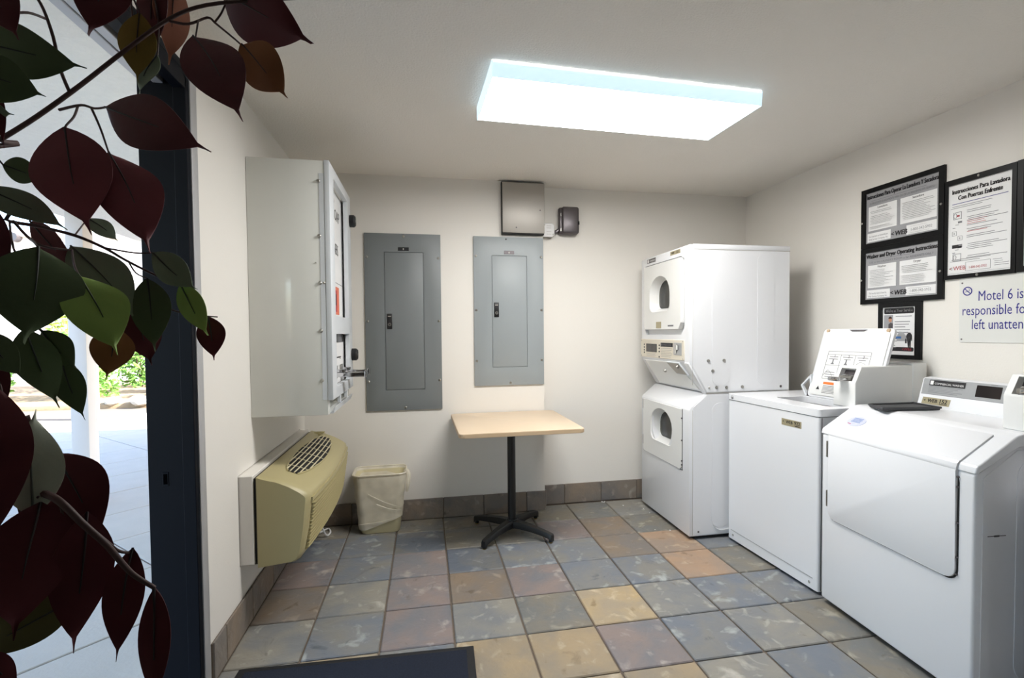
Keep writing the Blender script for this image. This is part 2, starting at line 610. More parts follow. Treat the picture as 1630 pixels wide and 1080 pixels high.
baseboard('baseboard_back', 'slate tile baseboard along the stepped part of the back wall', (X0, YBUMP, 0), (XB, YBUMP, 0), (0, -1, 0), [.29, .60, .904, 1.188, 1.498], 'qsqsqs')
baseboard('trim_1', 'slate tile baseboard along the recessed part of the back wall', (XB, YB, 0), (X1, YB, 0), (0, -1, 0), [.175, .465, .755, 1.06, 1.36], 'sqsqss', .147)
baseboard('baseboard_left', 'slate tile baseboard along the left wall under the air conditioner', (X0, -.06, 0), (X0, YBUMP, 0), (1, 0, 0), [.12, .42, .73, 1.03, 1.33], 'sqqsqs', .146)
bm = B(); box(bm, (XB, YBUMP, 0.001), (XB + .011, YB - .012, .142), .002, 1)
o = struct('trim_2', bm, TILE['s'], 'slate tile on the return of the back wall step')

# ------------------------------------------------------------------ doorway
XO = X0 - .145
bm = B()
box(bm, (XO - .004, DY1 - .018, -.01), (X0 - .035, DY1, DZ - .012), .002, 1)
box(bm, (X0 - .036, DY1 - .03, -.01), (X0 + .004, DY1, DZ - .012), .002, 1)
door = struct('door_1', bm, M['navy'], 'navy-black steel door jamb with strike hole')
bm = B(); box(bm, (X0 - .105, DY1 - .020, .765), (X0 - .085, DY1 - .0175, .815), .001, 1)
obj('strike_plate', bm, M['navy'], door)
bm = B(); box(bm, (X0 - .101, DY1 - .0215, .772), (X0 - .089, DY1 - .0195, .808), .001, 1)
obj('strike_hole', bm, M['void'], door)
bm = B(); box(bm, (XO - .004, DY0, -.01), (X0 + .004, DY0 + .02, DZ - .012), .002, 1)
obj('jamb', bm, M['navy'], door)
for a, b, z, m in ((XO - .004, XO + .03, .035, 'alu'), (XO + .045, XO + .078, .045, 'alu'), (XO + .09, XO + .108, .04, 'navy'), (X0 - .036, X0 + .004, .06, 'navy')):
    bm = B(); box(bm, (a, DY0 + .02, DZ - z), (b, DY1 - .018, DZ - .002), .002, 1)
    obj('head_rail', bm, M[m], door, label='dull metal head rail' if m == 'alu' else None)
bm = B(); box(bm, (XO - .004, DY0 + .02, DZ - .016), (X0 - .03, DY1 - .018, DZ), 0)
obj('head_backing', bm, M['dark'], door)
bm = B(); box(bm, (X0 - .001, DY1 - .002, 0), (X0 + .008, DY1 + .048, DZ + .02), .003, 2)
struct('trim_3', bm, M['alu'], 'grey metal corner strip beside the doorway')
bm = B(); box(bm, (X0 - .001, DY0 - .03, DZ - .006), (X0 + .006, DY1 + .035, DZ + .022), .003, 2)
struct('trim_4', bm, M['navy'], 'dark metal strip above the doorway')
bm = B(); box(bm, (XO, DY0 + .02, -.012), (X0, DY1 - .03, .006), .004, 1)
struct('trim_5', bm, M['alu'], 'metal threshold of the doorway')

# ------------------------------------------------------------------ outside: porch and garden
bm = B(); box(bm, (-30, -8, -.2), (XO, 30, -.036))
pav = struct('pavement', bm, M['grout'], 'grey concrete paving outside the doorway')
ca, sa = math.cos(R(46)), math.sin(R(46))
slab_rot = Matrix.Rotation(R(46), 4, 'Z')
O = Vector((-1.355, 1.666, 0))
mesh_slab = None
for i in range(-8, 10):
    for j in range(-8, 10):
        u, v = (i + .35) * 1.22, j * .615 + .3075
        c = O + Vector((ca * u - sa * v, sa * u + ca * v, 0))
        if not (-9.6 < c.x < XO + .15 and -2.6 < c.y < 8.6):
            continue
        if mesh_slab is None:
            bm = B(); box(bm, (-.606, -.3035, -.04), (.606, .3035, 0), .004, 1)
            o = obj('slab', bm, M['concrete'], pav); mesh_slab = o.data
        else:
            o = bpy.data.objects.new('slab', mesh_slab); COL.objects.link(o); o.parent = pav
        o.location = (c.x, c.y, -.03 + random.uniform(-.001, .001))
        o.rotation_euler = (0, 0, R(46))
SOFF = 2.34
bm = B(); box(bm, (-2.6, -5, SOFF), (XO - .001, 5.0, SOFF + .12))
struct('ceiling_1', bm, M['stucco'], 'pale stucco porch ceiling outside the doorway')


def post(name, label, x, y, w, h, bev=.01):
    t = thing(name, label, 'post', (x, y, -.03))
    bm = B(); box(bm, (-w / 2, -w / 2, 0), (w / 2, w / 2, h), bev)
    obj('shaft', bm, M['post'], t)
    bm = B(); box(bm, (-w * .7, -w * .7, 0), (w * .7, w * .7, .02), .004, 1)
    obj('base_plate', bm, M['post'], t)
    return t


post('porch_post', 'white square porch post on the paving outside the doorway', -2.15, 2.45, .125, SOFF + .03)
post('slim_post', 'slim white post standing in the sun by the planting bed', -4.69, 6.98, .11, .95)
bm = B(); box(bm, (-2.62, -7, SOFF + .12), (4.2, 5.02, SOFF + .38), .01, 1)
struct('roof', bm, M['stucco'], 'unseen flat roof slab over the laundry room and its porch, added to shade the paving')  # out-of-view slab, added to cast shade across the paving
t = thing('wall_lamp', 'small dark lamp on the white house wall', 'lamp', (-11.10, 15.0, 4.16))
bm = B(); cyl(bm, (0, 0, 0), (0, -.03, 0), .09, .09); obj('lamp_base', bm, M['gunmetal'], t)
bm = B(); cyl(bm, (0, -.03, .02), (0, -.2, .02), .14, .12); obj('lamp_shade', bm, M['gunmetal'], t)
bm = B(); box(bm, (-20, 8.3, -.1), (2, 12.5, .06), .05)
struct('planting_bed', bm, M['soil'], 'raised planting bed at the far edge of the paving')


def shrub(label, x, y, r, h, m, n, leaf, group='shrubs in the planting bed', seed=0):
    rnd = random.Random(seed)
    t = thing('shrub', label, 'shrub', (x, y, .04), group=group)
    bm = B()
    for _ in range(n):
        while True:
            p = Vector((rnd.uniform(-1, 1), rnd.uniform(-1, 1), rnd.uniform(0, 1)))
            if .25 < Vector((p.x, p.y, p.z - .45)).length < .8:
                break
        c = Vector((p.x * r, p.y * r, p.z * h + .05))
        a = Vector((rnd.gauss(0, 1), rnd.gauss(0, 1), rnd.gauss(.3, .7))).normalized()
        b = a.orthogonal().normalized()
        s = leaf * rnd.uniform(.6, 1.3)
        q = a.cross(b)
        quad(bm, [c - a * s, c + b * s * .38 + q * s * .1, c + a * s, c - b * s * .38 + q * s * .1])
    f = obj('foliage', bm, m, t, smooth=False)
    f['kind'] = 'stuff'
    bm = B()
    for k in range(7):
        e = Vector((rnd.uniform(-.6, .6) * r, rnd.uniform(-.6, .6) * r, h * rnd.uniform(.5, .85)))
        tube(bm, [(0, 0, -.05), e * .4 + Vector((0, 0, .1)), e], .012, .004, 5, 3)
    obj('stem', bm, M['bark'], t)
    return t


shrub('bushy green shrub left of the porch post, lowest and fullest', -8.0, 9.2, .75, 1.1, M['shrub'], 1500, .07, seed=1)
shrub('tall loose brown-stemmed shrub behind the paving left of the porch post', -7.2, 10.9, .75, 2.4, M['shrub2'], 1300, .07, seed=2)
shrub('red-leaved shrub in the bed near the door jamb', -5.0, 10.2, .5, 1.6, M['redshrub'], 800, .09, seed=3)
shrub('yellow-green shrub in the bed beside the door jamb', -4.3, 9.2, .5, .75, M['shrub2'], 1100, .06, seed=4)
shrub('mid green shrub right behind the porch post', -6.1, 9.3, .7, 1.3, M['shrub'], 1200, .07, seed=5)
shrub('tall green shrub at the back of the bed left of the red one', -6.3, 11.6, .6, 2.3, M['shrub'], 1300, .09, seed=6)
for k, (x, y, s, lab) in enumerate(((-4.7, 8.3, .17, 'pale rock at the edge of the bed nearest the jamb'), (-5.15, 8.35, .14, 'flat pale rock between the slim post and the jamb rock'),
                                    (-4.15, 8.32, .2, 'largest pale rock behind the door jamb'))):
    bm = B()
    bmesh.ops.create_icosphere(bm, subdivisions=2, radius=s)
    for v in bm.verts:
        v.co *= 1 + .3 * noise.noise(v.co * 6 + Vector((k, 0, 0)))
        v.co.z *= .6
    o = obj('rock', bm, M['rock'], angle=20)
    o.location = (x, y, .1)
    tag(o, lab, 'rock', 'rocks edging the planting bed')
t = thing('house', 'white stucco house beyond the planting bed', 'building', (-9, 15, -.1))
bm = B(); box(bm, (-12, 0, 0), (12, 6, 4.3)); obj('wall', bm, M['house'], t)
for x in (-4.5, -1.0, 2.5, 6.0):
    bm = B(); plate(bm, [(x, 1.0), (x + 1.4, 1.0), (x + 1.4, 2.3), (x, 2.3)], [[(x + .08, 1.08), (x + 1.32, 1.08), (x + 1.32, 2.22), (x + .08, 2.22)]], lambda a, b, w: Vector((a, -w, b)), -.02, .05)
    f = obj('window', bm, M['post'], t)
    bm = B(); box(bm, (x + .08, -.012, 1.08), (x + 1.32, .01, 2.22)); obj('pane', bm, M['display'], f)
bm = B(); box(bm, (-12.1, -.1, 4.3), (12.1, 6.1, 4.5), .03, 1); obj('roof', bm, M['house'], t)

# ------------------------------------------------------------------ ceiling fixture
t = thing('ceiling_light', 'long fluorescent wraparound ceiling light, switched on', 'light', (1.378, .14, ZC), R(2.2))
bm = B(); box(bm, (-.605, -.2, -.022), (.605, .2, 0), .003, 1); obj('housing', bm, M['white2'], t)
bm = B()
sec = [(-.207, -.012), (-.205, -.026), (-.200, -.062)]
full = [(-.2, -.063), (.2, -.063)]
for s in (-1, 1):
    b2 = B()
    prism(b2, [(s * .208, -.010), (s * .204, -.066), (s * .2005, -.066), (s * .2045, -.010)], lambda a, b, w: Vector((w, a, b)), -.606, .606)
    obj('diffuser_side', b2, M['lensside'], t)
prism(bm, [(-.2, -.066), (.2, -.066), (.2, -.0625), (-.2, -.0625)], lambda a, b, w: Vector((w, a, b)), -.606, .606)
obj('diffuser', bm, M['lens'], t)
for s in (-1, 1):
    b2 = B()
    prism(b2, [(-.209, -.004), (-.205, -.068), (.205, -.068), (.209, -.004)], lambda a, b, w: Vector((w, a, b)), s * .606, s * .612, .001, 1)
    obj('end_cap', b2, M['lensside'], t)

# ------------------------------------------------------------------ electrical panels on the back wall


def breaker_panel(label, x0, x1, z0, z1, dx0, dx1, dz0, dz1, m, badge_m, seed):
    cx, cz = (x0 + x1) / 2, (z0 + z1) / 2
    t = thing('breaker_panel', label, 'electrical panel', (cx, YBUMP - .0015, cz), rotm=BACK, group='breaker panels on the back wall')
    w, h = (x1 - x0) / 2, (z1 - z0) / 2
    D = (dx0 - cx, dz0 - cz, dx1 - cx, dz1 - cz)
    bm = B(); box(bm, (-w, -h, 0), (w, h, .012), .002, 2)
    c = obj('cover', bm, m, t)
    bm = B(); box(bm, (D[0] - .0028, D[1] - .0028, .004), (D[2] + .0028, D[3] + .0028, .03)); cut(c, bm)
    bm = B(); box(bm, (D[0], D[1], .004), (D[2], D[3], .0135), .0015, 2)
    d = obj('door', bm, m, t)
    lx, lz = D[0] + .028, (D[1] + D[3]) / 2 - .0 + (.012 if seed else .0)
    bm = B(); box(bm, (lx - .017, lz - .052, .013), (lx + .017, lz + .052, .019), .003, 2)
    l = obj('latch', bm, M['black'], d, label='black latch plate')
    bm = B(); cyl(bm, (lx, lz - .022, .018), (lx, lz - .022, .022), .012, .011, 16); obj('lock', bm, M['steel'], d)
    bm = B(); cyl(bm, (lx, lz - .022, .0215), (lx, lz - .022, .0226), .004, .004, 10); obj('keyhole', bm, M['black'], d)
    bm = B(); box(bm, (lx - .01, lz + .03, .0185), (lx + .01, lz + .036, .0195), .0005, 1); obj('latch_mark', bm, M['galv'], d)
    bx = (D[0] + D[2]) / 2 - .002
    bm = B(); box(bm, (bx - .036, D[3] + .012, .0115), (bx + .036, D[3] + .036, .0135), .001, 1)
    b = obj('nameplate', bm, badge_m, t)
    bm = B()
    box(bm, (bx - .004, D[3] + .018, .0133), (bx + .004, D[3] + .030, .0139))
    obj('nameplate_mark', bm, M['galv'], b)
    for sx in (-1, 1):
        for k in (-.70, -.02, .70):
            screw(t, (sx * (w - .016), h * k + .02, .012), (0, 0, 1), .009, .006)
    for sy in ((-1, 1) if not seed else (-1,)):
        screw(t, (.005, sy * (h - .018), .012), (0, 0, 1), .009, .006)
    return t


breaker_panel('darker grey breaker panel, nearest the vending cabinet, mounted lower', .11, .616, .766, 1.968, .241, .497, .908, 1.84, M['grey'], M['black'], 0)
p2 = breaker_panel('paler grey breaker panel above the table, right one of the pair', .843, 1.343, .917, 1.966, .973, 1.22, 1.049, 1.832, M['grey2'], M['gunmetal'], 1)
bm = B(); cyl(bm, (-.02, .508, .011), (-.02, .508, .0128), .006, .006, 10); obj('knockout', bm, M['black'], p2)

t = thing('pull_box', 'plain galvanised steel box at the ceiling above the right breaker panel', 'junction box', (1.193, YBUMP, 2.164), rotm=BACK)
bm = B(); box(bm, (-.152, -.182, 0), (.152, .184, .035), .002, 1); obj('box', bm, M['dark'], t)
bm = B(); box(bm, (-.147, -.172, .036), (.154, .178, .042), .002, 2); obj('lid', bm, M['galv'], t)
for x, y in ((.122, -.01), (-.05, -.135)):
    screw(t, (x, y, .042), (0, 0, 1), .005, .002, M['gunmetal'])

t = thing('junction_box', 'small square silver junction box beside the galvanised box', 'junction box', (1.404, YB, 2.036), rotm=BACK)
bm = B(); prism(bm, [(-.05, -.05), (.025, -.05), (.042, -.033), (.042, .036), (.027, .052), (-.05, .052)], lambda a, b, w: Vector((a, b, w)), 0, .05, .003, 1)
obj('box', bm, M['steel'], t)
bm = B(); prism(bm, [(-.046, -.048), (.023, -.048), (.039, -.031), (.039, .035), (.025, .05), (-.046, .05)], lambda a, b, w: Vector((a, b, w)), .05, .053, .001, 1)
c = obj('cover_plate', bm, M['paper'], t)
bm = B()
for y in (.03, .015, -.012, -.03):
    box(bm, (-.02, y, .053), (.015, y + .003, .0534))
obj('stamped_marks', bm, M['galv'], c)
for x, y in ((-.035, .038), (.03, -.03)):
    screw(t, (x, y, .053), (0, 0, 1), .005, .003)
t = thing('disconnect_box', 'dark grey rounded metal box on the back wall right of the breaker panels', 'electrical box', (1.556, YB, 2.108), rotm=BACK)
bm = B(); box(bm, (-.076, -.098, 0), (.07, .1, .05), .014, 3); obj('box', bm, M['gunmetal'], t)
bm = B(); box(bm, (-.058, -.096, .048), (.07, .101, .075), .016, 4); c = obj('cover', bm, M['gunmetal'], t)
bm = B(); box(bm, (.060, -.03, .07), (.071, -.004, .0785), .002, 1); obj('hasp', bm, M['dark'], c)
for y in (-.065, .045):
    bm = B(); box(bm, (-.067, y - .012, .047), (-.060, y + .012, .056), .001, 1); obj('hinge', bm, M['steel'], t)
bm = B(); tube(bm, [(-.112, -.082, .025), (-.095, -.078, .025), (-.078, -.066, .025), (-.06, -.055, .025)], .013, .013, 10); obj('conduit', bm, M['gunmetal'], t)

# ------------------------------------------------------------------ soap vending cabinet on the left wall
VY, VZ = .43, .905
t = thing('vending_cabinet', 'tall white wall-hung soap vending cabinet with chrome coin slides', 'vending machine', (X0, VY, VZ))
dx, dy, dz = .343, .66, 1.198
bm = B(); box(bm, (0, 0, 0), (dx - .004, dy, dz), .004, 2); c = obj('cabinet', bm, M['vend'], t)
bm = B(); box(bm, (dx - .06, .05, .028), (dx + .1, dy - .05, .066)); cut(c, bm)
bm = B(); box(bm, (dx - .10, .03, .10), (dx + .1, dy - .03, 1.15)); cut(c, bm)
bm = B(); box(bm, (dx - .004, -.003, .07), (dx + .02, dy + .002, dz + .002), .003, 2); f = obj('front_frame', bm, M['frame_metal'], t)
bm = B(); box(bm, (dx - .05, .11, .475), (dx + .05, dy - .11, dz - .05)); cut(f, bm)
bm = B(); box(bm, (dx - .05, .11, .125), (dx + .05, dy - .11, .385)); cut(f, bm)
bm = B(); box(bm, (dx - .028, -.0015, .072), (dx - .006, .003, dz - .06), .001, 1); obj('hinge_strip', bm, M['frame_metal'], t)
for z in (.165, .40, .625, .845, 1.10):
    screw(t, (dx - .03, 0, z), (0, -1, 0), .009, .006)
screw(t, (dx - .045, 0, .72), (0, -1, 0), .004, .004)
screw(t, (dx - .012, 0, .625), (0, -1, 0), .006, .004)
# recessed display panel with lettering, facing the room (+x)
px = dx - .018
V = lambda a, b, w=0.0: Vector((px + w, a, b))
bm = B(); box(bm, (px - .006, .06, .12), (px, dy - .06, 1.16), 0); pn = obj('display_panel', bm, M['paper'], t)
bm = B()
text(bm, 'SOAP', .085, lambda a, b: V(.30 + a, 1.0 + b, .0012), 'LEFT', .9)
text(bm, 'SOFTENERS', .085, lambda a, b: V(.155 + a * .78, .815 + b, .0012), 'LEFT', .82)
text(bm, 'P', .085, lambda a, b: V(.30 + a, 1.10 - .045 + b, .0012), 'LEFT', .9)
obj('lettering', bm, M['ink'], t)
bm = B(); box(bm, (px, .12, .66), (px + .001, dy - .1, .663)); obj('printed_line', bm, M['greyink'], t)
bm = B(); box(bm, (px, .16, .49), (px + .0012, .44, .64)); ph = obj('product_picture', bm, M['pinkprint'], t, label='orange product picture')
bm = B(); box(bm, (px + .001, .30, .505), (px + .002, .37, .62)); box(bm, (px + .001, .19, .50), (px + .002, .27, .60)); obj('picture_bottles', bm, M['redink'], ph)
bm = B(); box(bm, (px + .001, .315, .54), (px + .0024, .35, .60)); obj('picture_label', bm, M['ink'], ph)
bm = B(); box(bm, (px, .12, .34), (px + .004, dy - .12, .385)); obj('sold_out_window', bm, M['display'], t)
bm = B(); box(bm, (px, .30, .255), (px + .002, .46, .261)); obj('coin_slot_line', bm, M['ink'], t)
screw(t, (px, .44, .25), (1, 0, 0), .005, .003)
for y, l in ((.28, .145), (.46, .14)):
    bm = B()
    box(bm, (px, y - .038, .148), (px + .008, y + .038, .215), .002, 1)
    cs = obj('coin_slide', bm, M['steel'], t, label='chrome coin slide')
    bm = B()
    box(bm, (px + .004, y - .028, .158), (px + .018 + l, y + .028, .182), .003, 2)
    box(bm, (px + .018 + l - .012, y - .034, .152), (px + .018 + l, y + .034, .19), .004, 2)
    obj('coin_tongue', bm, M['chrome'], cs)
    bm = B(); box(bm, (px + .01, y - .03, .183), (px + .05, y + .03, .198), .003, 2); obj('coin_guide', bm, M['chrome'], cs)
for z in (1.055, .262):
    bm = B()
    cyl(bm, (dx + .019, dy - .028, z), (dx + .045, dy - .028, z), .036, .036, 24)
    cyl(bm, (dx + .045, dy - .028, z), (dx + .054, dy - .028, z), .036, .028, 24)
    k = obj('lock_cover', bm, M['black'], t, label='round black lock cover')
    bm = B(); cyl(bm, (dx + .0535, dy - .028, z), (dx + .055, dy - .028, z), .008, .008, 12); obj('lock', bm, M['steel'], k)
bm = B()
prism(bm, [(dx - .06, .0), (dx + .012, .0), (dx + .02, .03), (dx + .016, .03), (dx + .009, .006), (dx - .06, .006)], lambda a, b, w: Vector((a, w, b)), .045, dy - .045)
obj('delivery_tray', bm, M['frame_metal'], t)
for y in (.22, .44):
    bm = B(); box(bm, (dx + .0, y, .03), (dx + .018, y + .012, .075), .002, 1); obj('tray_divider', bm, M['frame_metal'], t)

# ------------------------------------------------------------------ through-wall air conditioner
t = thing('air_conditioner', 'beige through-wall air conditioner under the vending cabinet', 'air conditioner', (X0, .25, .278))
bm = B()
sl = [(-.34, .015), (.057, .015), (.057, .402), (-.34, .402)]
prism(bm, sl, lambda a, b, w: Vector((a, w, b)), .0, 1.07, .003, 1)
obj('wall_sleeve', bm, M['wall'], t)
bm = B(); box(bm, (.055, .012, .012), (.07, 1.06, .388), 0); obj('gasket', bm, M['dark'], t)
YL = 1.075


def ac_ring(y):
    k = 1 - (2 * y / YL - 1) ** 2
    bow = .028 * k
    e = min(1, max(0, min(y, YL - y) / .03))
    sh = (1 - (1 - e) ** 2) * .014 - .014
    prof = [(.070, .0), (.15, .0), (.215, .006), (.236, .018), (.250, .05), (.268, .15), (.281, .265), (.283, .29), (.278, .308), (.255, .326), (.21, .353), (.155, .377), (.10, .391), (.070, .394)]
    return [Vector((.07 if x <= .07 else x + bow * ((x - .07) / .21) + sh * (x - .07) / .21, y, max(z, 0) + (sh if z > .3 else -sh if z < .02 else 0) * .6 * (x > .07))) for x, z in prof]


bm = B(); loft(bm, [ac_ring(YL * i / 48) if 0 < i < 48 else ac_ring(0.0 if i == 0 else YL) for i in [0, .3, .7, 1.3] + list(range(2, 47)) + [46.7, 47.3, 47.7, 48]])
cov = obj('front_cover', bm, M['beige'], t, angle=40)
# top outlet: lens-shaped opening with bars; frame on the sloping top between profile points
TOPZ = [(.10, .391), (.155, .377), (.21, .353), (.255, .326)]


def tp(s, y, w=0.0):
    """Point on the sloping top of the cover: s runs from the back edge to the front, w lifts off it."""
    x = .105 + s * .145
    for (xa, za), (xb, zb) in zip(TOPZ, TOPZ[1:]):
        if x <= xb or xb == .255:
            z = za + (zb - za) * (x - xa) / (xb - xa)
            break
    k = 1 - (2 * y / YL - 1) ** 2
    return Vector((x + .028 * k * (x - .07) / .21, y, z)) + Vector((.36, 0, .93)) * w


outl = []
for i in range(13):
    y = .15 + .80 * i / 12
    outl.append((.34 - .30 * math.sin(math.pi * i / 12) ** .6, y))
outl2 = [(.62 + .26 * math.sin(math.pi * i / 12) ** .6, y) for i, (_, y) in list(enumerate(outl))[::-1]]
bm = B(); lens_pts = [tp(s, y, .0) for s, y in outl] + [tp(s, y, .0) for s, y in outl2]
o_ = [bm.verts.new(p) for p in lens_pts]
bmesh.ops.delete(bm, geom=bm.verts[:], context='VERTS')
rows = []
for (sa, y), (sb, _) in zip(outl, outl2[::-1]):
    rows.append([bm.verts.new(tp(sa + (sb - sa) * k / 8, y, .0012)) for k in range(9)])
for ra, rb in zip(rows, rows[1:]):
    for k in range(8):
        bm.faces.new((ra[k], ra[k + 1], rb[k + 1], rb[k]))
r = bmesh.ops.extrude_face_region(bm, geom=list(bm.faces)); bmesh.ops.translate(bm, verts=[g for g in r['geom'] if isinstance(g, bmesh.types.BMVert)], vec=(.0004, 0, .001))
og = obj('outlet_opening', bm, M['dark'], t)
bm = B()
lim = lambda y: (lambda q: (.34 - .30 * q ** .6, .62 + .26 * q ** .6))(max(0, math.sin(math.pi * (y - .15) / .80)))
for b in range(6):
    s0 = .09 + .74 * (b + .5) / 6
    ys = [y for y in [.15 + .80 * i / 40 for i in range(41)] if lim(y)[0] <= s0 <= lim(y)[1]]
    tube(bm, [tp(s0, y, .005) for y in ys[::4] + [ys[-1]]], .0034, .0034, 6, 1)
for i in range(6):
    y = .24 + .62 * i / 5
    a_, b_ = lim(y)
    tube(bm, [tp(a_ + (b_ - a_) * k / 5, y, .0045) for k in range(6)], .002, .002, 6, 1)
gb = obj('outlet_grille', bm, M['beige_l'], t)
gb['kind'] = 'stuff'
bm = B(); tube(bm, [tp(s, y, .003) for s, y in outl], .004, .004, 6, 2); tube(bm, [tp(s, y, .003) for s, y in outl2], .004, .004, 6, 2); obj('outlet_rim', bm, M['beige'], t)
# louvre ribs down the bowed front
bm = B()


def fx(y, z):
    k = 1 - (2 * y / YL - 1) ** 2
    return (.250 + (z - .05) / .21 * .031 if z < .265 else .281) + .028 * k


for i in range(13):
    z = .052 + .0165 * i
    pts = [Vector((fx(y, z) + .003, y, z)) for y in [.045 + (YL - .09) * k / 20 for k in range(21)]]
    loft(bm, [[p + Vector((-.006, 0, -.0060)), p + Vector((.0, 0, -.0060)), p + Vector((.0120, 0, .0030)), p + Vector((.0115, 0, .0052)), p + Vector((-.006, 0, .0060))] for p in pts])
lv = obj('louvres', bm, M['beige'], t)
lv['kind'] = 'stuff'
bm = B(); loft(bm, [[p + Vector((-.004, 0, -.006)), p + Vector((.010, 0, -.006)), p + Vector((.0095, 0, .012)), p + Vector((-.004, 0, .012))] for p in [Vector((fx(y, .275), y, .274)) for y in [.03 + (YL - .06) * k / 20 for k in range(21)]]])
obj('front_lip', bm, M['beige'], t)
bm = B(); box(bm, (.10, 1.0, .386), (.16, 1.03, .395), .002, 1); box(bm, (.13, .96, .384), (.15, .985, .39), .002, 1); obj('access_latch', bm, M['beige_d'], t)
bm = B(); tube(bm, [(.12, .95, .004), (.13, .98, -.16), (.16, 1.0, -.262), (.175, 1.06, -.271), (.15, 1.12, -.268), (.11, 1.06, -.268), (.12, 1.0, -.24)], .0055, .0055, 8); obj('power_cord', bm, M['paper'], t, label='pale power cord coiled below')
bm = B(); box(bm, (.10, 1.12, -.23), (.145, 1.16, -.185), .006, 2); obj('plug', bm, M['gunmetal'], t)

# ------------------------------------------------------------------ cafe table
t = thing('pedestal_table', 'square maple-topped cafe table on a black pedestal', 'table', (1.043, 1.07, 0), R(.8))
bm = B(); prism(bm, rrect(-.365, -.365, .365, .365, .03, 5), lambda a, b, w: Vector((a, b, w)), .703, .728, .003, 2)
top = obj('tabletop', bm, M['laminate'], t)
bm = B(); prism(bm, rrect(-.3665, -.3665, .3665, .3665, .031, 5), lambda a, b, w: Vector((a, b, w)), .7055, .7245, .001, 1); obj('edge_band', bm, M['edge'], top)
bm = B(); cyl(bm, (-.005, .01, .05), (-.005, .01, .69), .026, .026, 24); obj('post', bm, M['iron'], t)
bm = B(); box(bm, (-.15, -.14, .69), (.14, .16, .703), .004, 1); obj('mounting_plate', bm, M['iron'], t)
bm = B(); cyl(bm, (-.005, .01, .045), (-.005, .01, .095), .05, .034, 20); obj('hub', bm, M['iron'], t)
for a in (45, 135, 225, 315):
    bm = B()
    d = Vector((math.cos(R(a)), math.sin(R(a)), 0)); n = Vector((-d.y, d.x, 0))
    c0 = Vector((-.005, .01, 0))
    rings = []
    for s, z, h, w in ((.02, .066, .044, .031), (.08, .066, .04, .026), (.16, .060, .034, .022), (.24, .05, .03, .02), (.282, .042, .03, .019), (.297, .034, .04, .018), (.302, .030, .04, .016)):
        c = c0 + d * s + Vector((0, 0, z))
        rings.append([c + n * w * .75 + Vector((0, 0, h / 2)), c - n * w * .75 + Vector((0, 0, h / 2)), c - n * w + Vector((0, 0, h * .2)), c - n * w - Vector((0, 0, h / 2)), c + n * w - Vector((0, 0, h / 2)), c + n * w + Vector((0, 0, h * .2))])
    loft(bm, rings)
    arm = obj('foot_arm', bm, M['iron'], t, angle=50)
    bm = B(); e = c0 + d * .288
    cyl(bm, e + Vector((0, 0, .004)), e + Vector((0, 0, .03)), .012, .014, 12); obj('foot', bm, M['iron'], arm)
    bm = B(); cyl(bm, e, e + Vector((0, 0, .005)), .011, .013, 12); obj('glide', bm, M['brass'], arm, label='brass glide')

# ------------------------------------------------------------------ waste bin with liner
t = thing('waste_bin', 'cream plastic waste bin with a white liner folded over its rim', 'bin', (.203, 1.325, 0), R(1.5))


def bin_ring(z, w, d, r, jit=0.0, seed=0, n=10):
    out = []
    for i, (x, y) in enumerate(rrect(-w / 2, -d / 2, w / 2, d / 2, r, n)):
        k = 1 + (jit * noise.noise(Vector((x * 14 + seed, y * 14, z * 17))) if jit else 0)
        out.append(Vector((x * k, y * k, z)))
    return out


bm = B()
loft(bm, [bin_ring(0, .235, .155, .04), bin_ring(.006, .245, .162, .042), bin_ring(.36, .318, .222, .05), bin_ring(.372, .326, .23, .052), bin_ring(.378, .322, .226, .05), bin_ring(.37, .312, .216, .048), bin_ring(.03, .238, .155, .04), bin_ring(.012, .225, .14, .035)])
obj('tub', bm, M['bin'], t, angle=60)
bm = B()
rings = []
for k in range(12):
    q = k / 11
    z = .06 + .31 * q
    rings.append(bin_ring(z, .252 + (z / .37) * .072 + .008, .172 + (z / .37) * .056 + .008, .05, .05 * (1 if k < 11 else .3), 3))
rings = [[p + Vector((0, 0, (.03 * noise.noise(Vector((p.x * 9, p.y * 9, 1))) + .10 * (p.x / .3) * (p.y < 0)) * (1 - i / 11))) for p in rg] for i, rg in enumerate(rings)]
rings += [bin_ring(.386, .328, .232, .05, .006, 1), bin_ring(.384, .318, .222, .05), bin_ring(.30, .298, .2, .045, .03, 5), bin_ring(.2, .28, .185, .045, .05, 6), bin_ring(.06, .25, .16, .04, .03, 7)]
loft(bm, rings, cap=False)
ln = obj('liner', bm, M['bag'], t, angle=70, label='white plastic liner')
bm = B(); pts = [p * 1.012 for p in bin_ring(.378, .33, .234, .05)]; tube(bm, [p + Vector((0, 0, .006)) for p in pts] + [pts[0] + Vector((0, 0, .006))], .006, .006, 6, 1); obj('rolled_edge', bm, M['bag'], ln)
bm = B()
for k, (a, b) in enumerate((((-.07, .27), (.13, .17)), ((-.13, .075), (.12, .11)), ((-.02, .20), (.135, .15)))):
    yy = lambda z: -(.0915 + (z / .37) * .028 + .005)
    tube(bm, [(a[0], yy(a[1]), a[1]), ((a[0] + b[0]) / 2, yy((a[1] + b[1]) / 2) - .003, (a[1] + b[1]) / 2 - .008), (b[0], yy(b[1]), b[1])], .0016, .0008, 6)
obj('crease', bm, M['bag'], ln)
bm = B()
tube(bm, [(.163, .0, .375), (.18, -.03, .355), (.176, -.05, .30), (.168, -.04, .25)], .02, .008, 8); obj('loose_flap', bm, M['bag'], ln)

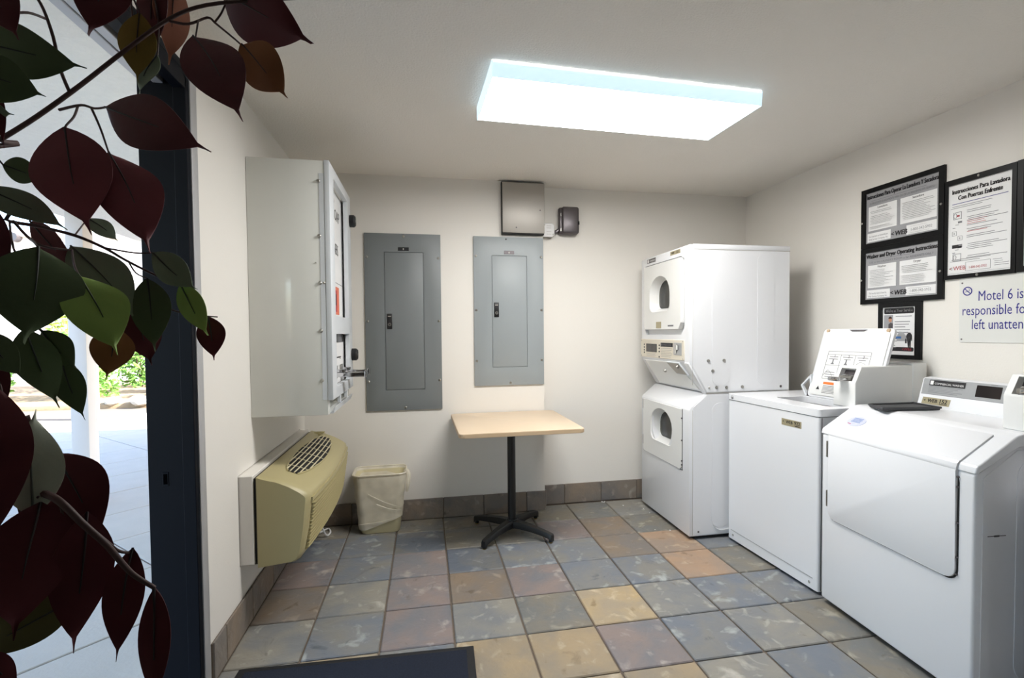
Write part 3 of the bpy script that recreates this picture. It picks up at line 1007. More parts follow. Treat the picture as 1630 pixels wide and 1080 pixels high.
# ------------------------------------------------------------------ floor mat
t = thing('floor_mat', 'navy carpet mat with black rubber border at the bottom of the picture', 'mat', (.225, -.335, 0), R(-2.0))
bm = B(); box(bm, (-.448, -.305, .0), (.448, .305, .007), .003, 2); obj('rubber_border', bm, M['rubber'], t)
bm = B(); box(bm, (-.418, -.277, .005), (.418, .277, .0125), .003, 2); obj('carpet_pile', bm, M['carpet'], t)

# ------------------------------------------------------------------ stacked dryers
FR = lambda u, z, w=0.0: Vector((-w, u, z))        # on the front of an appliance: along, up, towards the viewer


def dryer_window(t, u0, u1, z0, z1, proud, parent):
    zm = z0 + (z1 - z0) * .5
    a = arch(u0, z0, u1, z1, .05, zm)
    cx, cz = (u0 + u1) / 2, (z0 + z1) / 2
    k = .8
    b = [(cx + (x - cx) * k, cz + (z - cz) * k) for x, z in a]
    bm = B()
    r0 = [FR(x, z, proud + .001) for x, z in a]
    r1 = [FR(x, z, proud - .06) for x, z in b]
    r0b = [FR(cx + (x - cx) * 1.03, cz + (z - cz) * 1.03, proud + .0015) for x, z in a]
    loft(bm, [r0b, r0, r1], cap=False)
    obj('window_surround', bm, M['white2'], parent, angle=50)
    bm = B(); prism(bm, b, FR, proud - .062, proud - .058); obj('window_glass', bm, M['pane'], parent)


def drum(parent, u, z, r=.17):
    bm = B()
    q = [2 * math.pi * i / 32 for i in range(32)]
    ring = lambda x, rr: [Vector((x, u + rr * math.cos(a), z + rr * math.sin(a))) for a in q]
    loft(bm, [ring(.075, r), ring(.40, r), ring(.402, r * .3)], cap=False)
    loft(bm, [ring(.402, r * .3), ring(.404, r * .05)], cap=False)
    for k in range(3):
        a = 2.1 * k + .9
        c = Vector((0, u + r * .9 * math.cos(a), z + r * .9 * math.sin(a)))
        box(bm, (.09, c.y - .012, c.z - .012), (.39, c.y + .012, c.z + .012), .004, 1)
    obj('drum', bm, M['drum'], parent, angle=50)


SW, SD = .688, .69
t = thing('stacked_dryer', 'tall white coin-operated stacked double dryer in the back right corner', 'dryer', (2.085, .733, 0))
side_map = lambda a, b, w: Vector((a, w, b))
bm = B(); prism(bm, [(0, .022), (0, .806), (.012, .824), (.108, .903), (SD, .903), (SD, .022)], side_map, 0, SW, .006, 2)
lo = obj('lower_cabinet', bm, M['white'], t)
bm = B(); prism(bm, [(.114, .908), (.0, 1.098), (.0, 1.818), (SD, 1.818), (SD, .908)], side_map, 0, SW, .006, 2)
up = obj('upper_cabinet', bm, M['white'], t)
# recesses: trough round the upper door, drum openings
bm = B(); prism(bm, [(.062, 1.31), (.10, 1.268), (.60, 1.268), (.622, 1.30), (.622, 1.762), (.105, 1.762), (.062, 1.74)], FR, -.022, .05); cut(up, bm)
for o_, z, r_ in ((up, 1.545, .175), (lo, .645, .14)):
    bm = B(); cyl(bm, (-.05, .365, z), (.42, .365, z), r_ + .004, r_ + .004, 32); cut(o_, bm)
    drum(o_, .365, z, r_)
# upper door
ow = arch(.226, 1.425, .52, 1.667, .05, 1.546)
bm = B(); plate(bm, [(.112, 1.305), (.592, 1.305), (.612, 1.325), (.612, 1.752), (.098, 1.752), (.086, 1.735), (.086, 1.345)], [ow], FR, -.014, .014)
d = obj('door', bm, M['white2'], t)
dryer_window(t, .226, .52, 1.425, 1.667, .014, d)
bm = B(); box(bm, (-.0148, .345, 1.312), (-.0138, .42, 1.356), 0); obj('instruction_label', bm, M['slip'], d)
bm = B(); box(bm, (-.0148, .175, 1.322), (-.0138, .25, 1.332), 0); obj('maker_mark', bm, M['greyink'], d)
for z in (1.36, 1.63):
    bm = B(); box(bm, (-.003, .628, z), (.002, .640, z + .07), .001, 1); obj('hinge', bm, M['frame_metal'], t)
# lower door
ow = arch(.205, .532, .52, .765, .05, .648)
bm = B(); plate(bm, [(.105, .418), (.628, .418), (.642, .432), (.642, .800), (.085, .800), (.085, .438)], [ow], FR, -.002, .007)
d = obj('door', bm, M['white2'], t)
dryer_window(t, .205, .52, .532, .765, .007, d)
for z in (.46, .725):
    bm = B(); box(bm, (-.003, .650, z), (.002, .660, z + .07), .001, 1); obj('hinge', bm, M['gunmetal'], t)
bm = B(); box(bm, (-.0015, .082, .414), (.001, .646, .418), 0); box(bm, (-.0015, .080, .414), (.001, .0838, .802), 0); obj('door_gap', bm, M['dark'], t)
for u, z in ((.082, .74), (.082, .60), (.082, .47), (.082, .445)):
    bm = B(); box(bm, (-.0095, u, z), (-.001, u + .004, z + .008)); obj('door_catch', bm, M['gunmetal'], d)
# control panel
bm = B(); prism(bm, rrect(.058, 1.107, .684, 1.236, .006, 2), FR, -.002, .006, .002, 1); cp = obj('control_panel', bm, M['bezel'], t)
bm = B(); box(bm, (-.008, .424, 1.146), (-.006, .592, 1.204), .001, 1); obj('display', bm, M['display'], cp)
bm = B(); box(bm, (-.008, .197, 1.188), (-.006, .366, 1.214), .001, 1); obj('title_strip', bm, M['ink'], cp)
bm = B()
text(bm, 'COMMERCIAL DRYER', .013, lambda a, b: FR(.345 - a, 1.196 + b, .0084)); box(bm, (-.0084, .35, 1.194), (-.008, .362, 1.208))
for k in range(6):
    box(bm, (-.0064, .205 + .01 * (k % 3), 1.175 - k * .011), (-.006, .365, 1.177 - k * .011))
for k in range(4):
    box(bm, (-.0064, .44 + .015 * (k % 2), 1.135 - k * .006), (-.006, .59, 1.136 - k * .006))
obj('printed_text', bm, M['greyink'], cp)
for z in (1.198, 1.178, 1.158, 1.14):
    bm = B(); cyl(bm, (-.006, .625, z), (-.009, .625, z), .006, .005, 10); obj('button', bm, M['black'], cp)
for z in (1.196, 1.175, 1.153, 1.117):
    bm = B(); cyl(bm, (-.006, .388, z), (-.009, .388, z), .006, .005, 10); obj('button', bm, M['black'], cp)
bm = B(); box(bm, (-.0075, .084, 1.138), (-.006, .184, 1.217), .0005, 1); cpl = obj('coin_plate', bm, M['panelgrey'], cp)
bm = B(); box(bm, (-.012, .15, 1.146), (-.007, .182, 1.212), .001, 1); box(bm, (-.02, .12, 1.17), (-.007, .15, 1.205), .004, 1); obj('coin_entry', bm, M['chrome'], cpl)
for u, z in ((.672, 1.226), (.07, 1.226), (.672, 1.117), (.07, 1.117)):
    screw(cp, FR(u, z, .006), (-1, 0, 0), .004, .002)
# slanted coin vault under the control panel
sn = Vector((-.19, 0, -.114)).normalized()
sd = Vector((.114, 0, -.19)).normalized()
SP = lambda u, s, w=0.0: Vector((.0, u, 1.098)) + sd * s + sn * w
bm = B(); prism(bm, [(.62, .014), (.66, .01), (.30, .008), (.24, .06), (.20, .095), (.12, .095), (.06, .2), (.60, .208)], SP, .0, .006, .002, 1); vf = obj('vault_fascia', bm, M['white2'], t)
bm = B(); prism(bm, [(.29, .004), (.225, .095), (.085, .095), (.12, .004)], SP, .001, .012, .001, 1); vr = obj('coin_vault', bm, M['frame_metal'], t)
bm = B(); prism(bm, [(.278, .009), (.222, .089), (.095, .089), (.128, .009)], SP, .0122, .0135); obj('vault_face', bm, M['galv'], vr)
bm = B(); a = SP(.15, .03, .012); cyl(bm, a, a + sn * .014, .013, .012, 16); obj('vault_lock', bm, M['steel'], vr)
bm = B(); a = SP(.385, .085, .004); cyl(bm, a, a + sn * .012, .012, .01, 16); obj('panel_lock', bm, M['steel'], t)
bm = B(); prism(bm, [(.05, .0), (.03, .17), (.03, .222), (.0, .222), (.0, .0)], SP, .0, .012, .003, 2); obj('side_skirt', bm, M['white'], t)
# nameplates
bm = B(); prism(bm, [(.455, 1.777), (.588, 1.777), (.588, 1.806), (.455, 1.806)], FR, -.0005, .001); n1 = obj('nameplate', bm, M['gunmetal'], t)
bm = B(); text(bm, 'COMMERCIAL', .016, lambda a, b: FR(.556 - a, 1.785 + b, .0014)); box(bm, (-.0014, .562, 1.781), (-.001, .58, 1.802)); obj('nameplate_text', bm, M['paper'], n1)
bm = B(); prism(bm, [(.112, 1.783), (.243, 1.783), (.243, 1.808), (.112, 1.808)], FR, -.0005, .001); n2 = obj('machine_label', bm, M['slip'], t)
bm = B(); text(bm, 'WEB', .016, lambda a, b: FR(.225 - a, 1.79 + b, .0014), bold=.0005); text(bm, '121', .022, lambda a, b: FR(.165 - a, 1.788 + b, .0014), bold=.0005); obj('label_text', bm, M['ink'], n2)
# side panels: seam, caps and pressed panels
for (z0, z1, y) in ((.03, .812, -.0012), (.915, 1.786, -.0012)):
    bm = B()
    if z1 < 1:
        prism(bm, [(.024, z0), (.024, .822), (.116, .898), (SD - .003, .898), (SD - .003, z0)], side_map, y, .004, .001, 1)
    else:
        prism(bm, [(.024, 1.07), (.024, z1), (SD - .003, z1), (SD - .003, z0), (.118, z0)], side_map, y, .004, .001, 1)
    obj('side_panel', bm, M['white'], t, smooth=False)
bm = B()
box(bm, (.0212, -.0006, .96), (.0228, .001, 1.81)); box(bm, (.0212, -.0006, .03), (.0228, .001, .805)); box(bm, (.03, -.0014, 1.7868), (SD, .001, 1.7895)); box(bm, (.114, -.0014, .9035), (SD, .001, .9085))
obj('panel_gap', bm, M['galv'], t)
bm = B(); box(bm, (.024, -.0022, 1.79), (SD + .002, SW + .002, 1.821), .006, 2); obj('top_panel', bm, M['white'], t)
for x0, x1, z0, z1 in ((.15, .268, .95, 1.775), (.46, .58, .95, 1.775), (.15, .27, .07, .845), (.46, .58, .07, .845)):
    bm = B(); prism(bm, rrect(x0, z0, x1, z1, .05, 5), side_map, -.0028, -.0005, .0012, 2); obj('pressed_panel', bm, M['white'], t, smooth=False)
for x, z in ((.124, 1.107), (.23, 1.108), (.154, 1.044), (.18, .942), (.248, .94), (.356, .941), (.13, .943)):
    screw(t, (x, -.0028, z), (0, -1, 0), .010 if x != .13 else .006, .006, M['steel'], 'bolt')
screw(t, (.627, -.002, .937), (0, -1, 0), .008, .005, M['gunmetal'], 'bolt')
screw(t, (.06, -.002, .05), (0, -1, 0), .006, .004, M['gunmetal'], 'bolt')
bm = B(); box(bm, (.03, .02, .006), (SD - .03, SW - .02, .024)); obj('plinth', bm, M['dark'], t)
for x, y in ((.05, .05), (SD - .05, .05), (.05, SW - .05), (SD - .05, SW - .05)):
    bm = B(); cyl(bm, (x, y, 0), (x, y, .022), .02, .016, 12); obj('foot', bm, M['black'], t)
bm = B(); tube(bm, [(.16, -.005, .085), (.20, -.006, .055), (.28, -.0065, .062), (.34, -.006, .12), (.36, -.005, .2)], .0025, .003, 6); obj('wire', bm, M['paper'], t)


# ------------------------------------------------------------------ coin meter shared by both washers
def coin_meter(parent, u0, u1, d0, d1, z0, z1, out=.066, hw=.024):
    """Tall coin box: upright front with a sloping recessed top holding a chrome coin slide."""
    sm = lambda a, b, w: Vector((a, w, b))
    h = z1 - z0
    prof = [(d0, z0), (d0, z0 + h * .62), (d0 + .036, z1), (d1, z1), (d1, z0)]
    bm = B(); prism(bm, prof, sm, u0, u1, .005, 3)
    c = obj('coin_box', bm, M['white2'], parent)
    sl = (Vector((d0 + .036, 0, z1)) - Vector((d0, 0, z0 + h * .62)))
    sl.normalize()
    n = Vector((-sl.z, 0, sl.x))
    Lc = lambda u, s, w=0.0: Vector((d0, u, z0 + h * .62)) + sl * s + n * w
    w = u1 - u0
    bm = B(); prism(bm, [(u0 + w * .17, .006), (u1 - w * .17, .006), (u1 - w * .17, .074), (u0 + w * .17, .074)], Lc, -.03, .03)
    cut(c, bm)
    bm = B(); prism(bm, [(u0 + w * .17, .006), (u1 - w * .17, .006), (u1 - w * .17, .074), (u0 + w * .17, .074)], Lc, -.03, -.026); obj('slide_recess', bm, M['gunmetal'], c)
    bm = B()
    um = (u0 + u1) / 2
    box(bm, (d0 - .0, um - .034, z0 + h * .66), (d0 + .05, um + .034, z0 + h * .76), .003, 2)
    s_ = obj('coin_slide', bm, M['steel'], c, label='chrome coin slide')
    bm = B()
    box(bm, (d0 - out, um - hw, z0 + h * .67), (d0 + .02, um + .024, z0 + h * .72), .004, 2)
    box(bm, (d0 - out - .006, um - hw - .006, z0 + h * .645), (d0 - out + .016, um + hw + .006, z0 + h * .755), .006, 2)
    obj('slide_handle', bm, M['chrome'], s_)
    bm = B(); box(bm, (d0 + .012, um - .03, z0 + h * .76), (d0 + .045, um + .03, z0 + h * .80), .003, 2); obj('coin_chute', bm, M['chrome'], s_)
    return c


# ------------------------------------------------------------------ top-loading washer
t = thing('top_load_washer', 'white top-loading washer with its lid standing open', 'washing machine', (2.357, .017, 0), R(2.2))
WW, WD = .69, .625
bm = B(); prism(bm, rrect(.0, 0, WD, WW, .012, 3), lambda a, b, w: Vector((a, b, w)), .016, .868, .002, 1); cb = obj('cabinet', bm, M['white'], t)
bm = B(); box(bm, (.05, .05, .2), (WD - .05, WW - .04, .9)); cut(cb, bm)
bm = B()
tp_out = rrect(-.004, -.004, WD + .002, WW + .004, .02, 4)
tp_in = rrect(.125, .05, .335, WW - .245, .03, 4)
plate(bm, tp_out, [tp_in], lambda a, b, w: Vector((a, b, w)), .871, .908)
tpn = obj('top_panel', bm, M['white'], t)
md = tpn.modifiers.new('round', 'BEVEL'); md.width = .007; md.segments = 3; md.limit_method = 'ANGLE'; md.angle_limit = R(40)
bm = B(); cyl(bm, (.26, .26, .45), (.26, .26, .868), .2, .205, 40)
bmesh.ops.delete(bm, geom=[max(bm.faces, key=lambda f: f.calc_center_median().z)], context='FACES_ONLY')
obj('tub', bm, M['white2'], t)
bm = B(); cyl(bm, (.26, .26, .46), (.26, .26, .78), .07, .035, 24); obj('agitator', bm, M['panelgrey'], t)
bm = B(); box(bm, (-.0018, .03, .070), (.001, WW - .03, .0745), .0008, 1); obj('kick_line', bm, M['panelgrey'], t)
for u in (.05, WW - .05):
    screw(t, FR(u, .045, .0), (-1, 0, 0), .007, .004)
screw(t, FR(WW - .045, .888, .004), (-1, 0, 0), .011, .007, M['chrome'], 'bolt')
bm = B(); box(bm, (.016, -.0012, .02), (.019, .001, .866)); box(bm, (.004, .002, .867), (WD, WW - .002, .872)); obj('panel_gap', bm, M['dark'], t)
bm = B(); prism(bm, [(.108, .794), (.243, .794), (.243, .828), (.108, .828)], FR, -.0005, .001); ml = obj('machine_label', bm, M['slip'], t)
bm = B(); text(bm, 'WEB', .022, lambda a, b: FR(.212 - a, .806 + b, .0014), bold=.0008); text(bm, '922', .026, lambda a, b: FR(.155 - a, .806 + b, .0014), bold=.0008)
box(bm, (-.0014, .118, .7985), (-.001, .152, .8025)); text(bm, '<', .022, lambda a, b: FR(.236 - a, .806 + b, .0014), bold=.0004)
obj('label_text', bm, M['ink'], ml)
# lid, tilted back from its hinge
hx, hz = .355, .905
lt = Vector((.30, 0, .954)).normalized(); ln_ = Vector((-lt.z, 0, lt.x))
LM = lambda u, s, w=0.0: Vector((hx, u, hz)) + lt * s + ln_ * w
bm = B(); prism(bm, rrect(.008, 0, .442, .405, .022, 4), LM, .0, .018, .004, 3); lid = obj('lid', bm, M['white'], t)
bm = B(); prism(bm, rrect(.022, .012, .428, .385, .02, 4), LM, .018, .0225, .003, 2); li = obj('lid_liner', bm, M['white2'], t)
bm = B(); plate(bm, rrect(.095, .11, .365, .272, .004, 2), [rrect(.0968, .1118, .3632, .2702, .003, 2)], LM, .0226, .0233)
for u0, u1, s0, s1 in ((.095, .365, .19, .1915), (.095, .365, .252, .2535), (.184, .1855, .11, .252), (.274, .2755, .11, .252)):
    prism(bm, [(u0, s0), (u1, s0), (u1, s1), (u0, s1)], LM, .0226, .0233)
rnd = random.Random(5)
for cu_ in (.32, .23, .14):
    for cs_ in (.238, .225, .148, .135, .122):
        w_ = rnd.uniform(.02, .032)
        prism(bm, [(cu_ - w_, cs_), (cu_ + w_, cs_), (cu_ + w_, cs_ + .003), (cu_ - w_, cs_ + .003)], LM, .0226, .0232)
for k, cu_ in enumerate((.32, .23, .14)):
    text(bm, str(k + 1), .022, lambda a, b, c=cu_: LM(c - a, .236 + b, .0234), bold=.0006)
for u, s in ((.32, .196), (.235, .196)):
    prism(bm, [(u - .012, s), (u + .012, s), (u + .004, s + .01), (u + .003, s + .03), (u - .004, s + .03), (u - .004, s + .01)], LM, .0226, .0233)
tube(bm, [LM(.17, .2, .023), LM(.15, .215, .023), LM(.125, .21, .023), LM(.11, .2, .023)], .0008, .0008, 5)
tube(bm, [LM(.36, .13, .023), LM(.34, .16, .023), LM(.32, .15, .023), LM(.30, .125, .023)], .0008, .0008, 5)
obj('instruction_print', bm, M['greyink'], li)
bm = B(); prism(bm, [(.245, .078), (.345, .078), (.345, .092), (.245, .092)], LM, .0226, .0233); obj('warning_strip', bm, M['orange'], li)
bm = B()
for k in range(6):
    prism(bm, [(.25 + .01 * (k % 2), .068 - k * .008), (.342, .068 - k * .008), (.342, .0705 - k * .008), (.25 + .01 * (k % 2), .0705 - k * .008)], LM, .0226, .0232)
prism(bm, [(.362, .045), (.385, .045), (.374, .065)], LM, .0226, .0233)
obj('warning_text', bm, M['ink'], li)
for u in (.41, .04):
    bm = B(); c = LM(u, .392, .018); cyl(bm, c - ln_ * .002, c + ln_ * .006, .012, .009, 10)
    obj('lid_bumper', bm, M['edge'], lid)
bm = B(); prism(bm, [(.27, .397), (.16, .397), (.18, .388), (.25, .388)], LM, .0185, .0215); obj('lid_pull', bm, M['gunmetal'], lid)
bm = B(); prism(bm, [(.442, -.003), (.448, -.003), (.448, .11), (.442, .11)], LM, .001, .014, .001, 1); obj('hinge_cover', bm, M['gunmetal'], lid)
bm = B(); plate(bm, [(.51, .965), (.435, 1.035), (.42, .905), (.475, .905)], [[(.498, .965), (.446, 1.012), (.434, .916), (.468, .916)]], FR, -.375, -.36)
obj('end_bracket', bm, M['frame_metal'], t)
bm = B(); box(bm, (WD - .07, .08, .905), (WD, WW - .2, 1.05), .012, 3); obj('backguard', bm, M['white'], t)
cm = coin_meter(t, .002, .132, .212, .60, .904, 1.107)
bm = B(); box(bm, (.56, -.002, .904), (.648, .14, 1.118), .006, 2); obj('meter_back', bm, M['white2'], t)
bm = B(); box(bm, (.656, .02, 1.04), (.668, .035, 1.055), .002, 1); cyl(bm, (.646, .027, 1.047), (.66, .027, 1.047), .006, .006, 10); obj('meter_lock', bm, M['black'], t)
for x, y in ((.05, .05), (WD - .05, .05), (.05, WW - .05), (WD - .05, WW - .05)):
    bm = B(); cyl(bm, (x, y, 0), (x, y, .02), .02, .016, 12); obj('foot', bm, M['black'], t)

# ------------------------------------------------------------------ front-loading washer
t = thing('front_load_washer', 'white front-loading washer with slanted top edge, nearest the camera', 'washing machine', (2.298, -.722, 0), R(-3.4), group='front-loading washers in the row')
DW, DD = .70, .66
bm = B(); prism(bm, [(0, .022), (0, .80), (.012, .81), (.15, .895), (DD, .895), (DD, .022)], side_map, 0, DW, .010, 3)
cb = obj('cabinet', bm, M['white'], t)
bm = B(); prism(bm, [(-.004, .803), (.004, .828), (.155, .926), (.185, .934), (DD, .934), (DD, .897), (.16, .897), (.012, .803)], side_map, -.004, DW + .004, .006, 3)
cap = obj('top_cover', bm, M['white'], t)
low = [(.652, .806), (.056, .806)] + [p for p in rrect(.056, .418, .652, .9, .038, 6) if p[1] < .6]
bm = B(); prism(bm, low, FR, -.004, .009, .003, 2)
prism(bm, [(-.009, .803), (-.0088, .813), (-.004, .826), (.002, .834), (.137, .922), (.140, .914), (.012, .828), (.004, .803)], side_map, .056, .652, .003, 2)
d = obj('door', bm, M['white'], t)
bm = B(); prism(bm, rrect(.0505, .4125, .6575, .80, .041, 6), FR, -.002, .0015); obj('door_gap', bm, M['dark'], t)
for z in (.47, .70):
    bm = B(); box(bm, (-.009, .654, z), (.002, .663, z + .075), .001, 1); obj('hinge', bm, M['steel'], t)
for z in (.44, .50, .62, .745, .78):
    bm = B(); cyl(bm, (-.004, .0575, z), (-.004, .050, z), .004, .003, 8); obj('door_stud', bm, M['gunmetal'], d)
an = Vector((-.098, 0, .151)).normalized(); ad = Vector((.151, 0, .098)).normalized()
AM = lambda u, s, w=0.0: Vector((.0, u, .832)) + ad * s + an * w
bm = B(); prism(bm, [(.575 + .046 * math.cos(2 * math.pi * k / 24), .082 + .032 * math.sin(2 * math.pi * k / 24)) for k in range(24)], AM, .0, .0025); st = obj('round_sticker', bm, M['sticker'], d)
bm = B(); prism(bm, [(.585, .057), (.605, .06), (.603, .063), (.585, .061)], AM, .0026, .0031); obj('sticker_mark', bm, M['redink'], st)
bm = B()
for k in range(4):
    prism(bm, [(.55, .075 + .008 * k), (.60, .075 + .008 * k), (.60, .078 + .008 * k), (.55, .078 + .008 * k)], AM, .0026, .003)
obj('sticker_print', bm, M['bluecar'], st)
bm = B(); prism(bm, [(.03, .03), (.03, .79), (.16, .878), (DD - .01, .878), (DD - .01, .03)], side_map, -.0015, .004, .001, 1); sp = obj('side_panel', bm, M['white'], t)
bm = B(); prism(bm, rrect(.16, .08, .58, .845, .06, 6), side_map, -.003, -.001, .0012, 1); obj('pressed_panel', bm, M['white'], sp, smooth=False)
bm = B(); box(bm, (.05, -.0022, .59), (.12, -.0014, .5925)); box(bm, (.075, -.0022, .588), (.095, -.0014, .594)); obj('scuff', bm, M['gunmetal'], sp)
# console
CN = Vector((-.97, 0, .25)).normalized(); CU = Vector((.25, 0, .97)).normalized()
bm = B(); prism(bm, [(.43, .930), (.452, .995), (.468, 1.062), (.50, 1.068), (DD - .02, 1.03), (DD - .02, .930)], side_map, .0, .638, .005, 3); cn = obj('console', bm, M['white'], t)
KM = lambda u, s, w=0.0: Vector((.4535, u, .995)) + Vector((.232, 0, .9727)) * s + Vector((-.9727, 0, .232)) * w
bm = B(); prism(bm, [(.005, -.012), (.632, -.012), (.632, .068), (.005, .068)], KM, -.002, .002, .001, 1); cp = obj('control_panel', bm, M['panelgrey'], t)
bm = B(); prism(bm, [(.437, .036), (.600, .036), (.600, .062), (.437, .062)], KM, .002, .003); ts = obj('title_strip', bm, M['ink'], cp)
bm = B(); text(bm, 'COMMERCIAL WASHER', .0125, lambda a, b: KM(.575 - a, .042 + b, .0034)); prism(bm, [(.581, .040), (.596, .040), (.596, .058), (.581, .058)], KM, .003, .0034); obj('title_text', bm, M['paper'], ts)
bm = B()
for k in range(5):
    prism(bm, [(.445 + .02 * (k % 3), .030 - k * .0065), (.60, .030 - k * .0065), (.60, .0315 - k * .0065), (.445 + .02 * (k % 3), .0315 - k * .0065)], KM, .002, .0024)
prism(bm, [(.005, -.006), (.632, -.006), (.632, -.0045), (.005, -.0045)], KM, .002, .0024)
prism(bm, [(.31, .062), (.335, .062), (.335, .064), (.31, .064)], KM, .002, .0024)
obj('printed_text', bm, M['greyink'], cp)
bm = B(); prism(bm, [(.290, .008), (.390, .008), (.390, .058), (.290, .058)], KM, .001, .0035, .001, 1); obj('display', bm, M['blackdisp'], cp)
FM = lambda u, s, w=0.0: Vector((.4325, u, .934)) + Vector((.32, 0, .947)) * s + Vector((-.947, 0, .32)) * w
bm = B(); prism(bm, [(.485, .012), (.615, .012), (.615, .044), (.485, .044)], FM, .0, .0022); ml = obj('machine_label', bm, M['slip'], t)
bm = B(); text(bm, '<', .02, lambda a, b: FM(.608 - a, .022 + b, .0026), bold=.0004); text(bm, 'WEB', .022, lambda a, b: FM(.588 - a, .022 + b, .0026), bold=.0008); text(bm, '152', .026, lambda a, b: FM(.535 - a, .022 + b, .0026), bold=.0008)
prism(bm, [(.495, .0165), (.53, .0165), (.53, .0195), (.495, .0195)], FM, .0022, .0026); obj('label_text', bm, M['ink'], ml)
coin_meter(t, -.06, .092, .215, .60, .934, 1.128, -.005, .02)
bm = B(); box(bm, (.03, .02, .006), (DD - .03, DW - .02, .024)); obj('plinth', bm, M['dark'], t)
for x, y in ((.05, .05), (DD - .05, .05), (.05, DW - .05), (DD - .05, DW - .05)):
    bm = B(); cyl(bm, (x, y, 0), (x, y, .022), .02, .016, 12); obj('foot', bm, M['black'], t)

# unseen copy of the washer, added to keep light off the near one's side
nb_ = copy(t, None); nb_.location = (2.378, -1.515, 0); nb_.rotation_euler = (0, 0, 0)
nb_['label'] = 'unseen copy of the white front-loading washer beyond the right edge, added to block light'
for ch in list(t.children):
    c = copy(ch, nb_)
    for g_ in ch.children:
        copy(g_, c)

# charcoal tray lying on the front loader
t = thing('tray', 'flat charcoal tray lying on the front-loading washer against the coin box', 'tray', (2.298, -.722, .9345), R(-3.4))
pts = [(.165, .615), (.125, .50), (.385, .475), (.40, .622)]
bm = B(); prism(bm, pts, lambda a, b, w: Vector((a, b, w)), .0, .010, .004, 2); tr = obj('tray_base', bm, M['pad'], t)
bm = B(); tube(bm, [Vector((a, b, .012)) for a, b in pts + [pts[0]]], .005, .005, 6, 1); obj('tray_rim', bm, M['pad'], tr)

# ------------------------------------------------------------------ framed notices and sign on the right wall


def notice(label, y0, y1, z0, z1, border, screws=(), name='framed_notice', cat='framed sign', paper='paper'):
    """Frame centred on the wall; returns the empty, its sheet and the half sizes of the opening."""
    cy, cz = (y0 + y1) / 2, (z0 + z1) / 2
    w, h = (y0 - y1) / 2, (z1 - z0) / 2
    t = thing(name, label, cat, (X1, cy, cz), rotm=RIGHT, group='framed notices on the right wall')
    mp = lambda a, b, c: Vector((a, b, c))
    bl, br, bb, bt = border
    bm = B(); plate(bm, [(-w, -h), (w, -h), (w, h), (-w, h)], [[(-w + bl, -h + bb), (w - br, -h + bb), (w - br, h - bt), (-w + bl, h - bt)]], mp, 0, .014)
    obj('frame', bm, M['blackframe'], t)
    bm = B(); box(bm, (-w + bl - .003, -h + bb - .003, .002), (w - br + .003, h - bt + .003, .006)); sh = obj('sheet', bm, M[paper], t)
    for x, y in screws:
        screw(t, (x, y, .014), (0, 0, 1), .006, .004)
    return t, sh, (-w + bl, -h + bb, w - br, h - bt)


Zp = .0064
bar = lambda bm, x0, y0, x1, y1, z=Zp, t_=.0004: box(bm, (x0, y0, z - t_), (x1, y1, z + t_))
PM = lambda x, y, z=Zp + .0006: (lambda a, b: Vector((x + a, y + b, z)))


def lines(bm, x0, y0, x1, dy, n, rnd, h=.0016):
    for k in range(n):
        if rnd.random() < .12:
            continue
        e = x0 + (x1 - x0) * rnd.uniform(.55, 1.0)
        bar(bm, x0 + (.006 if rnd.random() < .3 else 0), y0 - k * dy, e, y0 - k * dy + h)


def arrow_mark(bm, x, y, s):
    text(bm, '<', s, PM(x, y), bold=s * .015)


